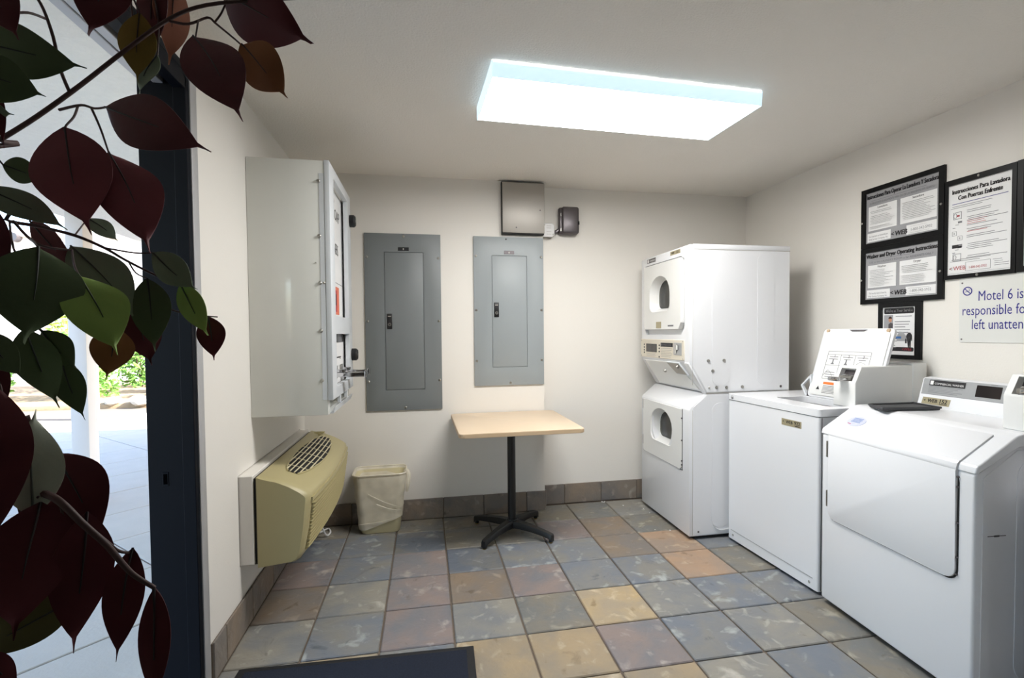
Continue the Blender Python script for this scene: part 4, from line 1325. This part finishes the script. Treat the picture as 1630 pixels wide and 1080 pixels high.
def two_column(label, z0, z1, title, sub, heads, foot, seed):
    w, h = .2385, (z1 - z0) / 2
    t, sh, (a0, b0, a1, b1) = notice(label, .463, -.014, z0, z1, (.028, .028, .026, .026), ((-w + .006, -.02), (w - .014, -.02)), paper='greypaper')
    rnd = random.Random(seed)
    W_, H_ = a1 - a0, b1 - b0
    bm = B()
    xs = ((a0 + .014, a0 + W_ * .46), (a0 + W_ * .50, a1 - .01))
    yb, yt = b0 + H_ * .24, b1 - H_ * .27
    for x0, x1 in xs:
        bar(bm, x0, yb, x1, yt)
    bar(bm, a0 + .010, b0 + .008, a0 + W_ * .37, b0 + H_ * .20)
    bar(bm, a0 + W_ * .59, b0 + .008, a1 - .012, b0 + H_ * .20)
    obj('text_panels', bm, M['paper'], sh, label='white text boxes')
    bm = B()
    for (x0, x1), hd in zip(xs, heads):
        text(bm, hd, .017, lambda a, b, x=(x0 + x1) / 2: Vector((x + a, yt - .018 + b, Zp + .0008)), 'CENTER', bold=.0004)
        lines(bm, x0 + .012, yt - .032, x1 - .006, .0088, int((yt - .032 - yb) / .0088), rnd, .0022)
        for q in ((x0, yb, x1, yb + .001), (x0, yt - .001, x1, yt), (x0, yb, x0 + .001, yt), (x1 - .001, yb, x1, yt)):
            bar(bm, *q, Zp + .0006)
    fy = b0 + H_ * .20
    text(bm, foot[0], .0145, lambda a, b: Vector((a0 + W_ * .19 + a, fy - .024 + b, Zp + .0008)), 'CENTER', .62)
    text(bm, foot[1], .0145, lambda a, b: Vector((a0 + W_ * .19 + a, fy - .041 + b, Zp + .0008)), 'CENTER', .75)
    text(bm, '1-800-342-5932', .02, lambda a, b: Vector((a0 + W_ * .78 + a, b0 + .024 + b, Zp + .0008)), 'CENTER', .9)
    lines(bm, a0 + W_ * .62, b0 + .014, a1 - .05, .006, 1, rnd)
    lines(bm, a0 + W_ * .62, fy - .010, a1 - .03, .006, 1, rnd)
    obj('small_print', bm, M['greyink'], sh)
    bm = B()
    text(bm, title, .034, lambda a, b: Vector(((a0 + a1) / 2 + a, b1 - .034 + b, Zp + .0008)), 'CENTER', bold=.0012, fit=W_ - .012)
    obj('title', bm, M['ink'], sh, label='bold black heading')
    bm = B()
    text(bm, 'WEB', .036, lambda a, b: Vector((a0 + W_ * .43 + a, b0 + .016 + b, Zp + .0008)), 'LEFT', .95, bold=.001, shear=.15)
    text(bm, '<', .034, lambda a, b: Vector((a0 + W_ * .375 + a, b0 + .017 + b, Zp + .0008)), bold=.0006)
    obj('logo', bm, M['ink'], sh, label='slanted black company mark')
    bm = B()
    text(bm, sub, .017, lambda a, b: Vector(((a0 + a1) / 2 + a, yt + .010 + b, Zp + .0008)), 'CENTER', fit=W_ - .05)
    lines(bm, a0 + .03, yt + .03, a1 - .03, .006, 1, rnd)
    obj('subtitle', bm, M['greyink'], sh)
    return t


two_column('upper grey notice in Spanish in a black frame, topmost of the left column', 1.760, 2.100, 'Instrucciones Para Operar La Lavadora Y Secadora', 'EL PROPOSITO ES SOLAMENTE PARA USO DE LOS RESIDENTES DEL EDIFICIO', ('Lavadora', 'Secadora'), ('Esta lavanderia es mantenida por', 'Web Service Company, Inc.'), 3)
two_column('grey notice headed Washer and Dryer Operating Instructions in a black frame', 1.438, 1.7585, 'Washer and Dryer Operating Instructions', 'USE of this LAUNDRY ROOM is for RESIDENTS ONLY', ('Washer', 'Dryer'), ('This laundry room is leased by', 'Web Service Company, Inc.'), 4)

# front-loader instructions in Spanish
t, sh, (a0, b0, a1, b1) = notice('tall white Spanish front-loader notice in a black frame, right of the grey notices', -.018, -.322, 1.531, 2.011, (.012, .018, .020, .026), ((0, .228), (0, -.23)))
rnd = random.Random(9)
W_ = a1 - a0
bm = B()
text(bm, 'Instrucciones Para Lavadora', .030, lambda a, b: Vector((a, b1 - .044 + b, Zp + .0008)), 'CENTER', bold=.0011, fit=W_ - .03)
obj('title', bm, M['ink'], sh, label='first line of the bold heading')
bm = B()
text(bm, 'Con Puertas Enfrente', .030, lambda a, b: Vector((a, b1 - .076 + b, Zp + .0008)), 'CENTER', bold=.0011, fit=W_ - .085)
obj('title', bm, M['ink'], sh, label='second line of the bold heading')
bm = B(); bar(bm, a0 + .018, b1 - .094, a1 - .018, b1 - .0915); obj('blue_rule', bm, M['blueink'], sh, label='blue rule under the heading')
bm = B()
lines(bm, a0 + .012, b1 - .106, a1 - .01, .008, 2, rnd, .002)
y = b1 - .135
for k, n in enumerate((2, 3, 4, 3, 4, 3)):
    lines(bm, a0 + .086, y, a1 - .012, .0085, n, rnd, .0022)
    y -= .0085 * n + .014
lines(bm, a0 + .012, b0 + .072, a1 - .05, .008, 2, rnd, .002)
lines(bm, a0 + .20, b0 + .052, a1 - .01, .009, 4, rnd, .0018)
for q in ((a0 + .083, b0 + .014, a0 + .19, b0 + .0152), (a0 + .083, b0 + .055, a0 + .19, b0 + .0562), (a0 + .083, b0 + .014, a0 + .084, b0 + .055), (a0 + .189, b0 + .014, a0 + .19, b0 + .055)):
    bar(bm, *q)
bar(bm, a0, b1 - .003, a1, b1 - .002); bar(bm, a0, b0 + .006, a1, b0 + .007)
for yy, kind in ((b1 - .165, 'drum'), (b1 - .205, 'slot'), (b1 - .245, 'box'), (b1 - .27, 'box2'), (b1 - .325, 'slot'), (b1 - .365, 'drum')):
    if kind == 'drum':
        for q in ((.024, 0, .026, .03), (.024, .03, .062, .032), (.06, -.004, .062, .032), (.024, -.002, .062, 0)):
            bar(bm, a0 + q[0], yy + q[1], a0 + q[2], yy + q[3])
        tube(bm, [Vector((a0 + .033 + .007 * math.cos(x), yy + .015 + .012 * math.sin(x), Zp)) for x in (0, 1.05, 2.1, 3.14, 4.2, 5.25, 6.28)], .0009, .0009, 5, 2)
    elif kind == 'slot':
        bar(bm, a0 + .046, yy + .018, a0 + .064, yy + .027); bar(bm, a0 + .022, yy - .004, a0 + .034, yy - .001); bar(bm, a0 + .034, yy + .01, a0 + .05, yy + .012)
    else:
        x = a0 + (.02 if kind == 'box' else .046)
        for q in ((0, 0, .02, .0012), (0, .02, .02, .0212), (0, 0, .0012, .02), (.019, 0, .02, .02)):
            bar(bm, x + q[0], yy + q[1], x + q[2], yy + q[3])
        bar(bm, x + .008, yy + .006, x + .0105, yy + .015)
obj('small_print', bm, M['greyink'], sh)
bm = B(); bar(bm, a0 + .02, b1 - .305, a0 + .050, b1 - .289); obj('picture_display', bm, M['ink'], sh)
bm = B(); bar(bm, a0 + .050, b1 - .305, a0 + .066, b1 - .289); obj('picture_buttons', bm, M['greyink'], sh)
bm = B()
text(bm, 'WEB', .028, lambda a, b: Vector((a0 + .028 + a, b0 + .022 + b, Zp + .0008)), 'LEFT', .95)
text(bm, '<', .026, lambda a, b: Vector((a0 + .008 + a, b0 + .022 + b, Zp + .0008)), bold=.0005)
text(bm, '1-800-342-5932', .016, lambda a, b: Vector((a0 + .137 + a, b0 + .024 + b, Zp + .0008)), 'CENTER', .75)
for yy in (b1 - .182, b1 - .190, b1 - .199, b1 - .235):
    bar(bm, a0 + .088, yy, a0 + .16 + .02 * rnd.random(), yy + .002)
for x in (a0 + .04, a0 + .045):
    bar(bm, x, b1 - .155, x + .008, b1 - .148)
obj('red_print', bm, M['redink'], sh, label='red printing')

# neighbour frame at the right edge of the picture
t, sh, (a0, b0, a1, b1) = notice('black-framed notice cut off by the right edge of the picture', -.325, -.63, 1.533, 2.013, (.022, .022, .024, .024))
bm = B(); lines(bm, a0 + .03, b1 - .06, a1 - .03, .018, 20, rnd, .003); obj('small_print', bm, M['greyink'], sh)

# service notice with a photograph
t, sh, (a0, b0, a1, b1) = notice("small black-framed notice headed We're at Your Service behind the washer lid", .344, .094, 1.130, 1.4375, (.024, .034, .022, .026))
W_ = a1 - a0
bm = B(); prism(bm, rrect(a0 + .008, b1 - .036, a1 - .010, b1 - .004, .008, 3), lambda a, b, w: Vector((a, b, w)), .0058, Zp); hd = obj('heading_band', bm, M['ink'], sh)
bm = B(); text(bm, "We're at Your Service", .021, lambda a, b: Vector(((a0 + a1) / 2 + a, b1 - .026 + b, Zp + .0006)), 'CENTER', .82, bold=.0003); obj('heading_text', bm, M['paper'], sh)
bm = B(); bar(bm, a0 + .008, b1 - .132, a0 + .062, b1 - .042); obj('printed_photo', bm, M['greypaper'], sh, label='small printed photograph of a person')
bm = B(); prism(bm, [(a0 + .036, b1 - .13), (a0 + .061, b1 - .13), (a0 + .061, b1 - .088), (a0 + .048, b1 - .084), (a0 + .036, b1 - .092)], lambda a, b, w: Vector((a, b, w)), Zp, Zp + .0008); obj('photo_jacket', bm, M['gunmetal'], sh)
bm = B(); prism(bm, [(a0 + .046 + .010 * math.cos(k * .52), b1 - .068 + .014 * math.sin(k * .52)) for k in range(12)], lambda a, b, w: Vector((a, b, w)), Zp, Zp + .0008)
prism(bm, [(a0 + .024, b1 - .129), (a0 + .05, b1 - .129), (a0 + .048, b1 - .121), (a0 + .026, b1 - .123)], lambda a, b, w: Vector((a, b, w)), Zp, Zp + .001); obj('photo_face', bm, M['skin'], sh)
bm = B(); prism(bm, [(a0 + .046 + .0105 * math.cos(k * .4), b1 - .062 + .012 * math.sin(k * .4)) for k in range(9)], lambda a, b, w: Vector((a, b, w)), Zp + .0002, Zp + .0010); obj('photo_hair', bm, M['bark'], sh)
bm = B(); lines(bm, a0 + .072, b1 - .052, a1 - .02, .0145, 7, random.Random(2), .0035); lines(bm, a0 + .03, b0 + .085, a0 + .10, .012, 5, random.Random(3), .0035); obj('small_print', bm, M['greyink'], sh)
bm = B(); prism(bm, [(a0 + .085, b0 + .075), (a0 + .15, b0 + .075), (a0 + .15, b0 + .10), (a0 + .135, b0 + .106), (a0 + .125, b0 + .124), (a0 + .10, b0 + .126), (a0 + .088, b0 + .104)], lambda a, b, w: Vector((a, b, w)), Zp, Zp + .0006); obj('printed_van', bm, M['panelgrey'], sh)
bm = B(); bar(bm, a0 + .060, b0 + .088, a0 + .112, b0 + .100, Zp + .0008); obj('printed_van_stripe', bm, M['bluecar'], sh)
bm = B()
xm = a0 + .157
for pl in ([(-.010, .048), (.010, .048), (.014, .09), (.006, .102), (-.004, .102), (-.013, .088)], [(-.006, .006), (-.001, .004), (.002, .049), (-.010, .049)], [(.003, .0), (.009, .0), (.010, .049), (.002, .049)], [(-.022, .034), (-.013, .034), (-.013, .06), (-.022, .06)], [(-.020, .058), (-.016, .058), (-.010, .088), (-.014, .086)], [(.013, .05), (.017, .05), (.015, .088), (.011, .088)]):
    prism(bm, [(xm + a, b0 + .034 + b * .85) for a, b in pl], lambda a, b, w: Vector((a, b, w)), Zp + .0004, Zp + .0011)
obj('printed_figure', bm, M['ink'], sh, label='printed figure in a dark suit with a case')
bm = B(); prism(bm, rrect(a0 + .008, b0 + .020, a1 - .010, b0 + .042, .007, 3), lambda a, b, w: Vector((a, b, w)), .0058, Zp); obj('footer_band', bm, M['ink'], sh)
bm = B(); text(bm, '<WEB', .020, lambda a, b: Vector((a1 - .075 + a, b0 + .024 + b, Zp + .0008))); obj('footer_mark', bm, M['redink'], sh)

# motel sign
t = thing('wall_sign', 'white plastic sign with blue lettering about belongings left unattended', 'sign', (X1, -.385, 1.380), rotm=RIGHT)
bm = B(); prism(bm, rrect(-.30, -.155, .30, .155, .012, 3), lambda a, b, w: Vector((a, b, w)), 0, .004, .001, 1); sb = obj('plate', bm, M['sign'], t)
for x, y in ((-.286, .128), (.286, .128), (-.286, -.14), (.286, -.14)):
    screw(t, (x, y, .004), (0, 0, 1), .004, .002, M['gunmetal'])
bm = B()
sl_ = lambda x, y: (lambda a, b: Vector((x + a, y + b, .0046)))
for s_, x, y in (('Motel 6 is not', -.217, .040), ('responsible for items', -.286, -.026), ('left unattended.', -.243, -.092)):
    text(bm, s_, .066, sl_(x, y), 'LEFT', .69)
obj('lettering', bm, M['blueink'], sb, label='navy blue lettering')
bm = B()
cx_, cy_, rr = -.262, .088, .021
ring = lambda r_: [(cx_ + r_ * math.cos(2 * math.pi * k / 28), cy_ + r_ * math.sin(2 * math.pi * k / 28)) for k in range(28)]
plate(bm, ring(rr), [ring(rr * .78)], lambda a, b, w: Vector((a, b, w)), .004, .0047)
dg_ = lambda x, y: (cx_ + x * rr, cy_ + y * rr)
prism(bm, [dg_(-.62, .50), dg_(-.50, .62), dg_(.62, -.50), dg_(.50, -.62)], lambda a, b, w: Vector((a, b, w)), .004, .0047)
prism(bm, [dg_(-.5, -.22), dg_(.5, .02), dg_(.5, .12), dg_(-.5, -.10)], lambda a, b, w: Vector((a, b, w)), .004, .0047)
prism(bm, [dg_(.16, .62), dg_(.24, .62), dg_(.5, .26), dg_(.42, .26)], lambda a, b, w: Vector((a, b, w)), .004, .0047)
obj('no_smoking_mark', bm, M['blueink'], sb, label='navy no-smoking symbol')

# lint scraps on the floor
for k, (x, y, s) in enumerate(((1.93, 1.40, .006), (2.05, 1.31, .004), (2.055, 1.22, .004), (1.955, .93, .0045), (2.045, .90, .006))):
    bm = B(); bmesh.ops.create_icosphere(bm, subdivisions=1, radius=s)
    for v in bm.verts:
        v.co *= 1 + .5 * noise.noise(v.co * 300 + Vector((k, 2, 0))); v.co.z *= .6
    o = obj('lint_scrap', bm, M['lint'])
    o.location = (x, y, s * .45)
    tag(o, 'tiny white scrap of lint on the tiles beside the stacked dryer', 'lint', 'lint scraps on the floor by the stacked dryer')
bm = B(); tube(bm, [(-.014, .012, .004), (-.008, 0, .004), (0, -.008, .005), (.008, 0, .004), (.013, .013, .004)], .0032, .0028, 6)
o = obj('paper_scrap', bm, M['paper']); o.location = (1.815, 1.50, 0); tag(o, 'small curled white paper scrap at the foot of the back baseboard', 'paper scrap')

# ------------------------------------------------------------------ potted silk rubber plant by the doorway
LEAVES = [  # base, tip, width, face normal, colour, bend, fold
 ((0.224,-1.258,1.781),(0.356,-1.306,1.700),0.091,(-0.50,-0.79,-0.35),'maroon',0.10,0.15),
 ((0.210,-1.320,1.683),(0.301,-1.402,1.546),0.072,(-0.05,-0.87,0.49),'maroon',0.08,0.20),
 ((0.259,-1.288,1.695),(0.329,-1.324,1.612),0.061,(-0.36,-0.93,0.10),'rust',0.05,0.15),
 ((0.132,-1.370,1.562),(0.271,-1.439,1.490),0.064,(-0.43,-0.90,0.04),'maroon',0.08,0.20),
 ((0.105,-1.396,1.525),(0.166,-1.463,1.392),0.073,(0.16,-0.85,0.50),'plum',0.06,0.15),
 ((0.141,-1.383,1.505),(0.220,-1.453,1.378),0.066,(0.25,-0.77,0.58),'plum',0.06,0.20),
 ((0.125,-1.342,1.755),(0.118,-1.364,1.647),0.060,(0.38,-0.91,0.16),'maroon',0.05,0.10),
 ((0.141,-1.306,1.713),(0.136,-1.307,1.622),0.043,(0.22,-0.98,0.01),'olive',0.03,0.10),
 ((0.148,-1.284,1.787),(0.151,-1.289,1.663),0.044,(-0.18,-0.98,0.03),'maroon',0.05,0.10),
 ((0.168,-1.268,1.788),(0.158,-1.280,1.664),0.048,(0.73,-0.68,0.01),'copper',0.05,0.10),
 ((0.158,-1.300,1.663),(0.136,-1.308,1.605),0.033,(-0.39,-0.88,0.27),'grey_green',0.10,0.20),
 ((0.064,-1.458,1.585),(0.163,-1.457,1.564),0.052,(-0.11,-0.84,-0.53),'dark_green',0.06,0.10),
 ((0.081,-1.493,1.540),(0.136,-1.473,1.528),0.045,(0.31,-0.94,-0.11),'dark_green',0.06,0.10),
 ((0.088,-1.481,1.638),(0.127,-1.491,1.573),0.038,(0.07,-0.98,0.19),'maroon',0.06,0.10),
 ((0.060,-1.459,1.516),(0.104,-1.468,1.510),0.026,(-0.22,-0.93,-0.28),'grey_green',0.06,0.10),
 ((0.010,-1.348,1.494),(0.044,-1.335,1.484),0.033,(0.20,-0.85,-0.48),'dark_green',0.06,0.10),
 ((0.054,-1.440,1.444),(0.119,-1.423,1.403),0.033,(0.42,-0.86,0.31),'grey_green',0.10,0.10),
 ((0.041,-1.356,1.426),(0.103,-1.370,1.361),0.030,(-0.22,-0.98,-0.00),'maroon',0.10,0.10),
 ((0.083,-1.323,1.438),(0.110,-1.309,1.412),0.025,(0.66,-0.69,0.30),'grey_green',0.10,0.10),
 ((0.127,-1.476,1.377),(0.140,-1.512,1.280),0.073,(0.55,-0.76,0.35),'dark_green',0.05,0.20),
 ((0.152,-1.461,1.351),(0.205,-1.494,1.269),0.054,(0.36,-0.76,0.54),'bright_green',0.06,0.15),
 ((0.103,-1.390,1.392),(0.169,-1.384,1.304),0.055,(0.48,-0.82,0.31),'grey_green',0.12,0.10),
 ((0.175,-1.362,1.390),(0.220,-1.352,1.345),0.039,(0.02,-0.98,-0.21),'grey_green',0.12,0.15),
 ((0.199,-1.348,1.352),(0.235,-1.356,1.288),0.034,(-0.15,-0.99,0.05),'bright_green',0.08,0.15),
 ((0.224,-1.333,1.312),(0.234,-1.337,1.254),0.034,(0.18,-0.98,0.09),'maroon',0.05,0.10),
 ((0.173,-1.373,1.357),(0.191,-1.389,1.268),0.042,(0.23,-0.95,0.22),'dark_green',0.06,0.15),
 ((0.148,-1.349,1.324),(0.164,-1.354,1.249),0.045,(0.57,-0.81,0.17),'maroon',0.05,0.15),
 ((0.158,-1.413,1.298),(0.155,-1.424,1.238),0.041,(0.56,-0.82,0.12),'rust',0.03,0.10),
 ((0.096,-1.452,1.295),(0.144,-1.484,1.215),0.038,(0.51,-0.65,0.56),'dark_green',0.08,0.15),
 ((0.106,-1.444,1.293),(0.142,-1.452,1.249),0.031,(0.02,-0.98,0.20),'dark_green',0.05,0.10),
 ((0.112,-1.426,1.262),(0.140,-1.443,1.195),0.028,(0.34,-0.86,0.37),'dark_green',0.08,0.15),
 ((0.104,-1.515,1.292),(0.142,-1.523,1.248),0.027,(0.31,-0.85,0.43),'dark_green',0.06,0.10),
 ((0.113,-1.517,1.270),(0.127,-1.521,1.224),0.017,(0.54,-0.81,0.23),'maroon',0.06,0.10),
 ((0.138,-1.553,1.246),(0.167,-1.593,1.120),0.045,(0.47,-0.80,0.36),'maroon',0.08,0.15),
 ((0.176,-1.569,1.134),(0.154,-1.527,1.220),0.044,(0.43,-0.76,0.48),'pale_green',0.12,0.15),
 ((0.162,-1.519,1.177),(0.214,-1.542,1.098),0.051,(0.16,-0.92,0.37),'maroon',0.06,0.15),
 ((0.211,-1.560,1.132),(0.213,-1.579,1.018),0.044,(0.57,-0.81,0.15),'maroon',0.06,0.15),
 ((0.179,-1.564,1.144),(0.187,-1.609,1.049),0.062,(0.53,-0.75,0.40),'maroon',0.06,0.15),
 ((0.202,-1.561,1.056),(0.115,-1.566,1.018),0.040,(0.12,-0.98,-0.14),'olive_green',0.06,0.10),
 ((0.245,-1.558,1.096),(0.236,-1.579,1.005),0.030,(0.30,-0.94,0.19),'maroon',0.08,0.15),
 ((0.266,-1.568,1.062),(0.278,-1.588,0.965),0.025,(0.10,-0.97,0.22),'maroon',0.10,0.15),
 ((0.153,-1.593,1.034),(0.182,-1.599,1.003),0.020,(0.42,-0.72,0.56),'maroon',0.05,0.10),
 ((0.074,-1.464,1.424),(0.112,-1.495,1.322),0.029,(0.32,-0.87,0.38),'maroon',0.06,0.10),
 ((0.079,-1.462,1.549),(0.096,-1.467,1.476),0.013,(0.34,-0.93,0.15),'maroon',0.06,0.10),
]
BRANCHES = [  # points, first and last radius
 ([(-0.120,-1.800,1.300),(-0.008,-1.344,1.515),(0.003,-1.341,1.526),(0.044,-1.343,1.556),(0.088,-1.335,1.602),(0.131,-1.321,1.656),(0.175,-1.302,1.712),(0.216,-1.289,1.743),(0.287,-1.281,1.763),(0.369,-1.265,1.788)],0.0040,0.0028),
 ([(0.077,-1.338,1.588),(0.072,-1.346,1.614),(0.072,-1.356,1.646),(0.061,-1.353,1.680),(0.048,-1.349,1.702)],0.0026,0.0020),
 ([(0.063,-1.353,1.669),(0.074,-1.397,1.650),(0.082,-1.440,1.623),(0.091,-1.483,1.599)],0.0020,0.0016),
 ([(0.067,-1.342,1.566),(0.097,-1.353,1.569),(0.116,-1.361,1.563),(0.134,-1.370,1.562)],0.0022,0.0015),
 ([(0.093,-1.352,1.568),(0.102,-1.375,1.546),(0.105,-1.396,1.525),(0.108,-1.402,1.508)],0.0018,0.0012),
 ([(0.111,-1.358,1.564),(0.126,-1.369,1.536),(0.141,-1.383,1.505)],0.0018,0.0012),
 ([(0.175,-1.302,1.709),(0.197,-1.301,1.708),(0.216,-1.289,1.726),(0.224,-1.286,1.722)],0.0024,0.0018),
 ([(0.208,-1.298,1.716),(0.213,-1.320,1.681)],0.0016,0.0012),
 ([(0.224,-1.286,1.722),(0.229,-1.276,1.741),(0.234,-1.266,1.767)],0.0018,0.0014),
 ([(0.224,-1.286,1.722),(0.259,-1.288,1.693),(0.280,-1.298,1.668)],0.0018,0.0012),
 ([(0.128,-1.302,1.743),(0.133,-1.303,1.691),(0.137,-1.302,1.655),(0.148,-1.301,1.642)],0.0018,0.0013),
 ([(0.151,-1.296,1.763),(0.157,-1.293,1.715),(0.158,-1.300,1.663)],0.0016,0.0012),
 ([(0.125,-1.342,1.755),(0.128,-1.302,1.743),(0.141,-1.306,1.713)],0.0018,0.0013),
 ([(0.154,-1.265,1.793),(0.168,-1.268,1.788)],0.0015,0.0012),
 ([(-0.120,-1.800,1.200),(0.060,-1.441,1.430),(0.054,-1.410,1.416),(0.073,-1.393,1.413),(0.101,-1.379,1.406),(0.125,-1.368,1.394),(0.145,-1.362,1.380),(0.175,-1.353,1.362),(0.201,-1.348,1.350)],0.0030,0.0016),
 ([(0.125,-1.368,1.394),(0.156,-1.364,1.389),(0.175,-1.362,1.390)],0.0014,0.0012),
 ([(0.148,-1.362,1.378),(0.158,-1.367,1.364),(0.173,-1.373,1.357)],0.0013,0.0010),
 ([(0.060,-1.409,1.415),(0.078,-1.415,1.396),(0.095,-1.419,1.386),(0.108,-1.396,1.386)],0.0020,0.0014),
 ([(0.081,-1.416,1.395),(0.126,-1.476,1.377)],0.0014,0.0012),
 ([(0.058,-1.411,1.414),(0.078,-1.436,1.381),(0.096,-1.441,1.331),(0.096,-1.452,1.295)],0.0014,0.0012),
 ([(0.108,-1.396,1.386),(0.134,-1.437,1.365),(0.152,-1.461,1.351)],0.0014,0.0012),
 ([(-0.120,-1.800,1.050),(0.102,-1.503,1.326),(0.103,-1.473,1.310),(0.106,-1.444,1.293),(0.112,-1.426,1.262)],0.0024,0.0014),
 ([(0.102,-1.503,1.326),(0.104,-1.515,1.292)],0.0016,0.0012),
 ([(0.173,-1.373,1.357),(0.158,-1.356,1.338),(0.148,-1.349,1.324),(0.158,-1.413,1.298)],0.0013,0.0010),
 ([(0.173,-1.359,1.338),(0.185,-1.346,1.321),(0.204,-1.340,1.315),(0.224,-1.333,1.312),(0.236,-1.334,1.311)],0.0015,0.0010),
 ([(-0.120,-1.800,0.950),(0.132,-1.553,1.204),(0.147,-1.547,1.157),(0.178,-1.559,1.150),(0.206,-1.584,1.149),(0.223,-1.588,1.132),(0.241,-1.587,1.110),(0.250,-1.579,1.087),(0.256,-1.576,1.077),(0.266,-1.568,1.062)],0.0048,0.0024),
 ([(0.178,-1.559,1.150),(0.171,-1.531,1.157),(0.162,-1.519,1.177)],0.0018,0.0013),
 ([(0.222,-1.586,1.132),(0.234,-1.576,1.110),(0.239,-1.567,1.097),(0.245,-1.558,1.091)],0.0022,0.0015),
 ([(0.137,-1.543,1.245),(0.148,-1.546,1.202),(0.154,-1.543,1.179),(0.154,-1.528,1.176)],0.0014,0.0010),
 ([(0.147,-1.547,1.157),(0.150,-1.539,1.116),(0.177,-1.564,1.149)],0.0015,0.0012),
 ([(0.177,-1.538,1.136),(0.202,-1.561,1.056)],0.0014,0.0010),
 ([(-0.008,-1.344,1.515),(0.021,-1.400,1.555),(0.063,-1.458,1.585),(0.088,-1.481,1.638)],0.0022,0.0014),
 ([(0.021,-1.400,1.555),(0.059,-1.458,1.546),(0.081,-1.493,1.540)],0.0016,0.0012),
 ([(0.021,-1.400,1.555),(0.060,-1.459,1.516)],0.0016,0.0012),
 ([(-0.008,-1.344,1.515),(0.010,-1.348,1.494)],0.0016,0.0012),
 ([(0.060,-1.441,1.430),(0.054,-1.440,1.444)],0.0016,0.0012),
 ([(0.060,-1.441,1.430),(0.074,-1.464,1.424)],0.0016,0.0012),
 ([(0.102,-1.503,1.326),(0.113,-1.517,1.270)],0.0016,0.0012),
 ([(0.101,-1.379,1.406),(0.083,-1.323,1.438)],0.0012,0.0010),
 ([(0.132,-1.553,1.204),(0.140,-1.578,1.099),(0.153,-1.593,1.034)],0.0018,0.0012),
]
t = thing('silk_plant', 'silk rubber plant with maroon and green leaves hanging before the doorway', 'plant', (-.09, -1.80, 0))
off = Vector((-.09, -1.80, 0))
bm = B()
q = [2 * math.pi * i / 28 for i in range(28)]
loft(bm, [[Vector((r_ * math.cos(a), r_ * math.sin(a), z)) for a in q] for r_, z in ((.105, 0), (.11, .01), (.135, .24), (.145, .245), (.145, .28), (.133, .28), (.128, .24), (.12, .238))])
obj('planter', bm, M['terracotta'], t)
bm = B(); tube(bm, [(0, 0, .22), (.01, -.01, .7), (-.02, .0, 1.1), (-.03, .0, 1.32)], .012, .007, 10); obj('trunk', bm, M['bark'], t)
for pts, r0, r1 in BRANCHES:
    bm = B(); tube(bm, [Vector(p) - off for p in pts], r0 * .8, r1 * .8, 7, 4)
    obj('branch', bm, M['twig'], t, angle=80)


def leaf(base, tip, width, nrm, colour, bend, fold, seed):
    rnd = random.Random(seed)
    b, e = Vector(base) - off, Vector(tip) - off
    ax = e - b
    Ln = ax.length
    ax.normalize()
    n = Vector(nrm); n = (n - ax * n.dot(ax)).normalized()
    s = ax.cross(n)
    NT, NW = 18, 6
    wob, ph = rnd.uniform(.02, .06), rnd.uniform(0, 6)

    def half(q):
        # ovate with a drawn-out drip tip
        body = .5 * math.sin(math.pi * min(1, q / .91) ** .86) ** .94 if q < .91 else 0
        return max(.008, body, .085 * ((1 - q) / .22) ** 1.2 if q > .78 else 0)

    def pt(q, k, lift=0.0):
        w = half(q) * width * k
        z = bend * Ln * math.sin(math.pi * q) * .6 - fold * width * .5 * abs(k) ** 1.3 * half(q) * 2 * .5
        z += wob * width * math.sin(7 * q + ph + (1.5 if k > 0 else 0)) * abs(k)
        side = .04 * Ln * math.sin(2.6 * q + ph) * q
        return b + ax * (Ln * q) + s * (w + side) + n * (z + lift)
    bm = B()
    th = .0007
    grids = []
    for lift in (0, -th):
        grids.append([[bm.verts.new(pt(i / NT, (j / NW) * 2 - 1, lift)) for j in range(NW + 1)] for i in range(NT + 1)])
    g, h = grids
    for i in range(NT):
        for j in range(NW):
            bm.faces.new((g[i][j], g[i][j + 1], g[i + 1][j + 1], g[i + 1][j]))
            bm.faces.new((h[i][j], h[i + 1][j], h[i + 1][j + 1], h[i][j + 1]))
    for i in range(NT):
        bm.faces.new((g[i][0], g[i + 1][0], h[i + 1][0], h[i][0]))
        bm.faces.new((g[i][NW], h[i][NW], h[i + 1][NW], g[i + 1][NW]))
    for j in range(NW):
        bm.faces.new((g[0][j], h[0][j], h[0][j + 1], g[0][j + 1]))
        bm.faces.new((g[NT][j], g[NT][j + 1], h[NT][j + 1], h[NT][j]))
    names = dict(maroon='maroon leaf', plum='plum leaf', rust='rust-brown leaf', olive='olive-brown leaf', copper='copper leaf', grey_green='grey-green leaf',
                 pale_green='grey-green leaf with its lit tone in the colour', dark_green='dark green leaf', bright_green='bright green leaf', olive_green='olive-green leaf')
    o = obj('leaf', bm, M['leaf_' + colour], t, angle=60, label=names[colour])
    bm = B(); tube(bm, [pt(q, 0, .0004) for q in (0, .15, .3, .45, .58)], .0011, .0004, 6, 2)
    obj('midrib', bm, M['vein_' + colour], o)


for i, L_ in enumerate(LEAVES):
    leaf(*L_, i)
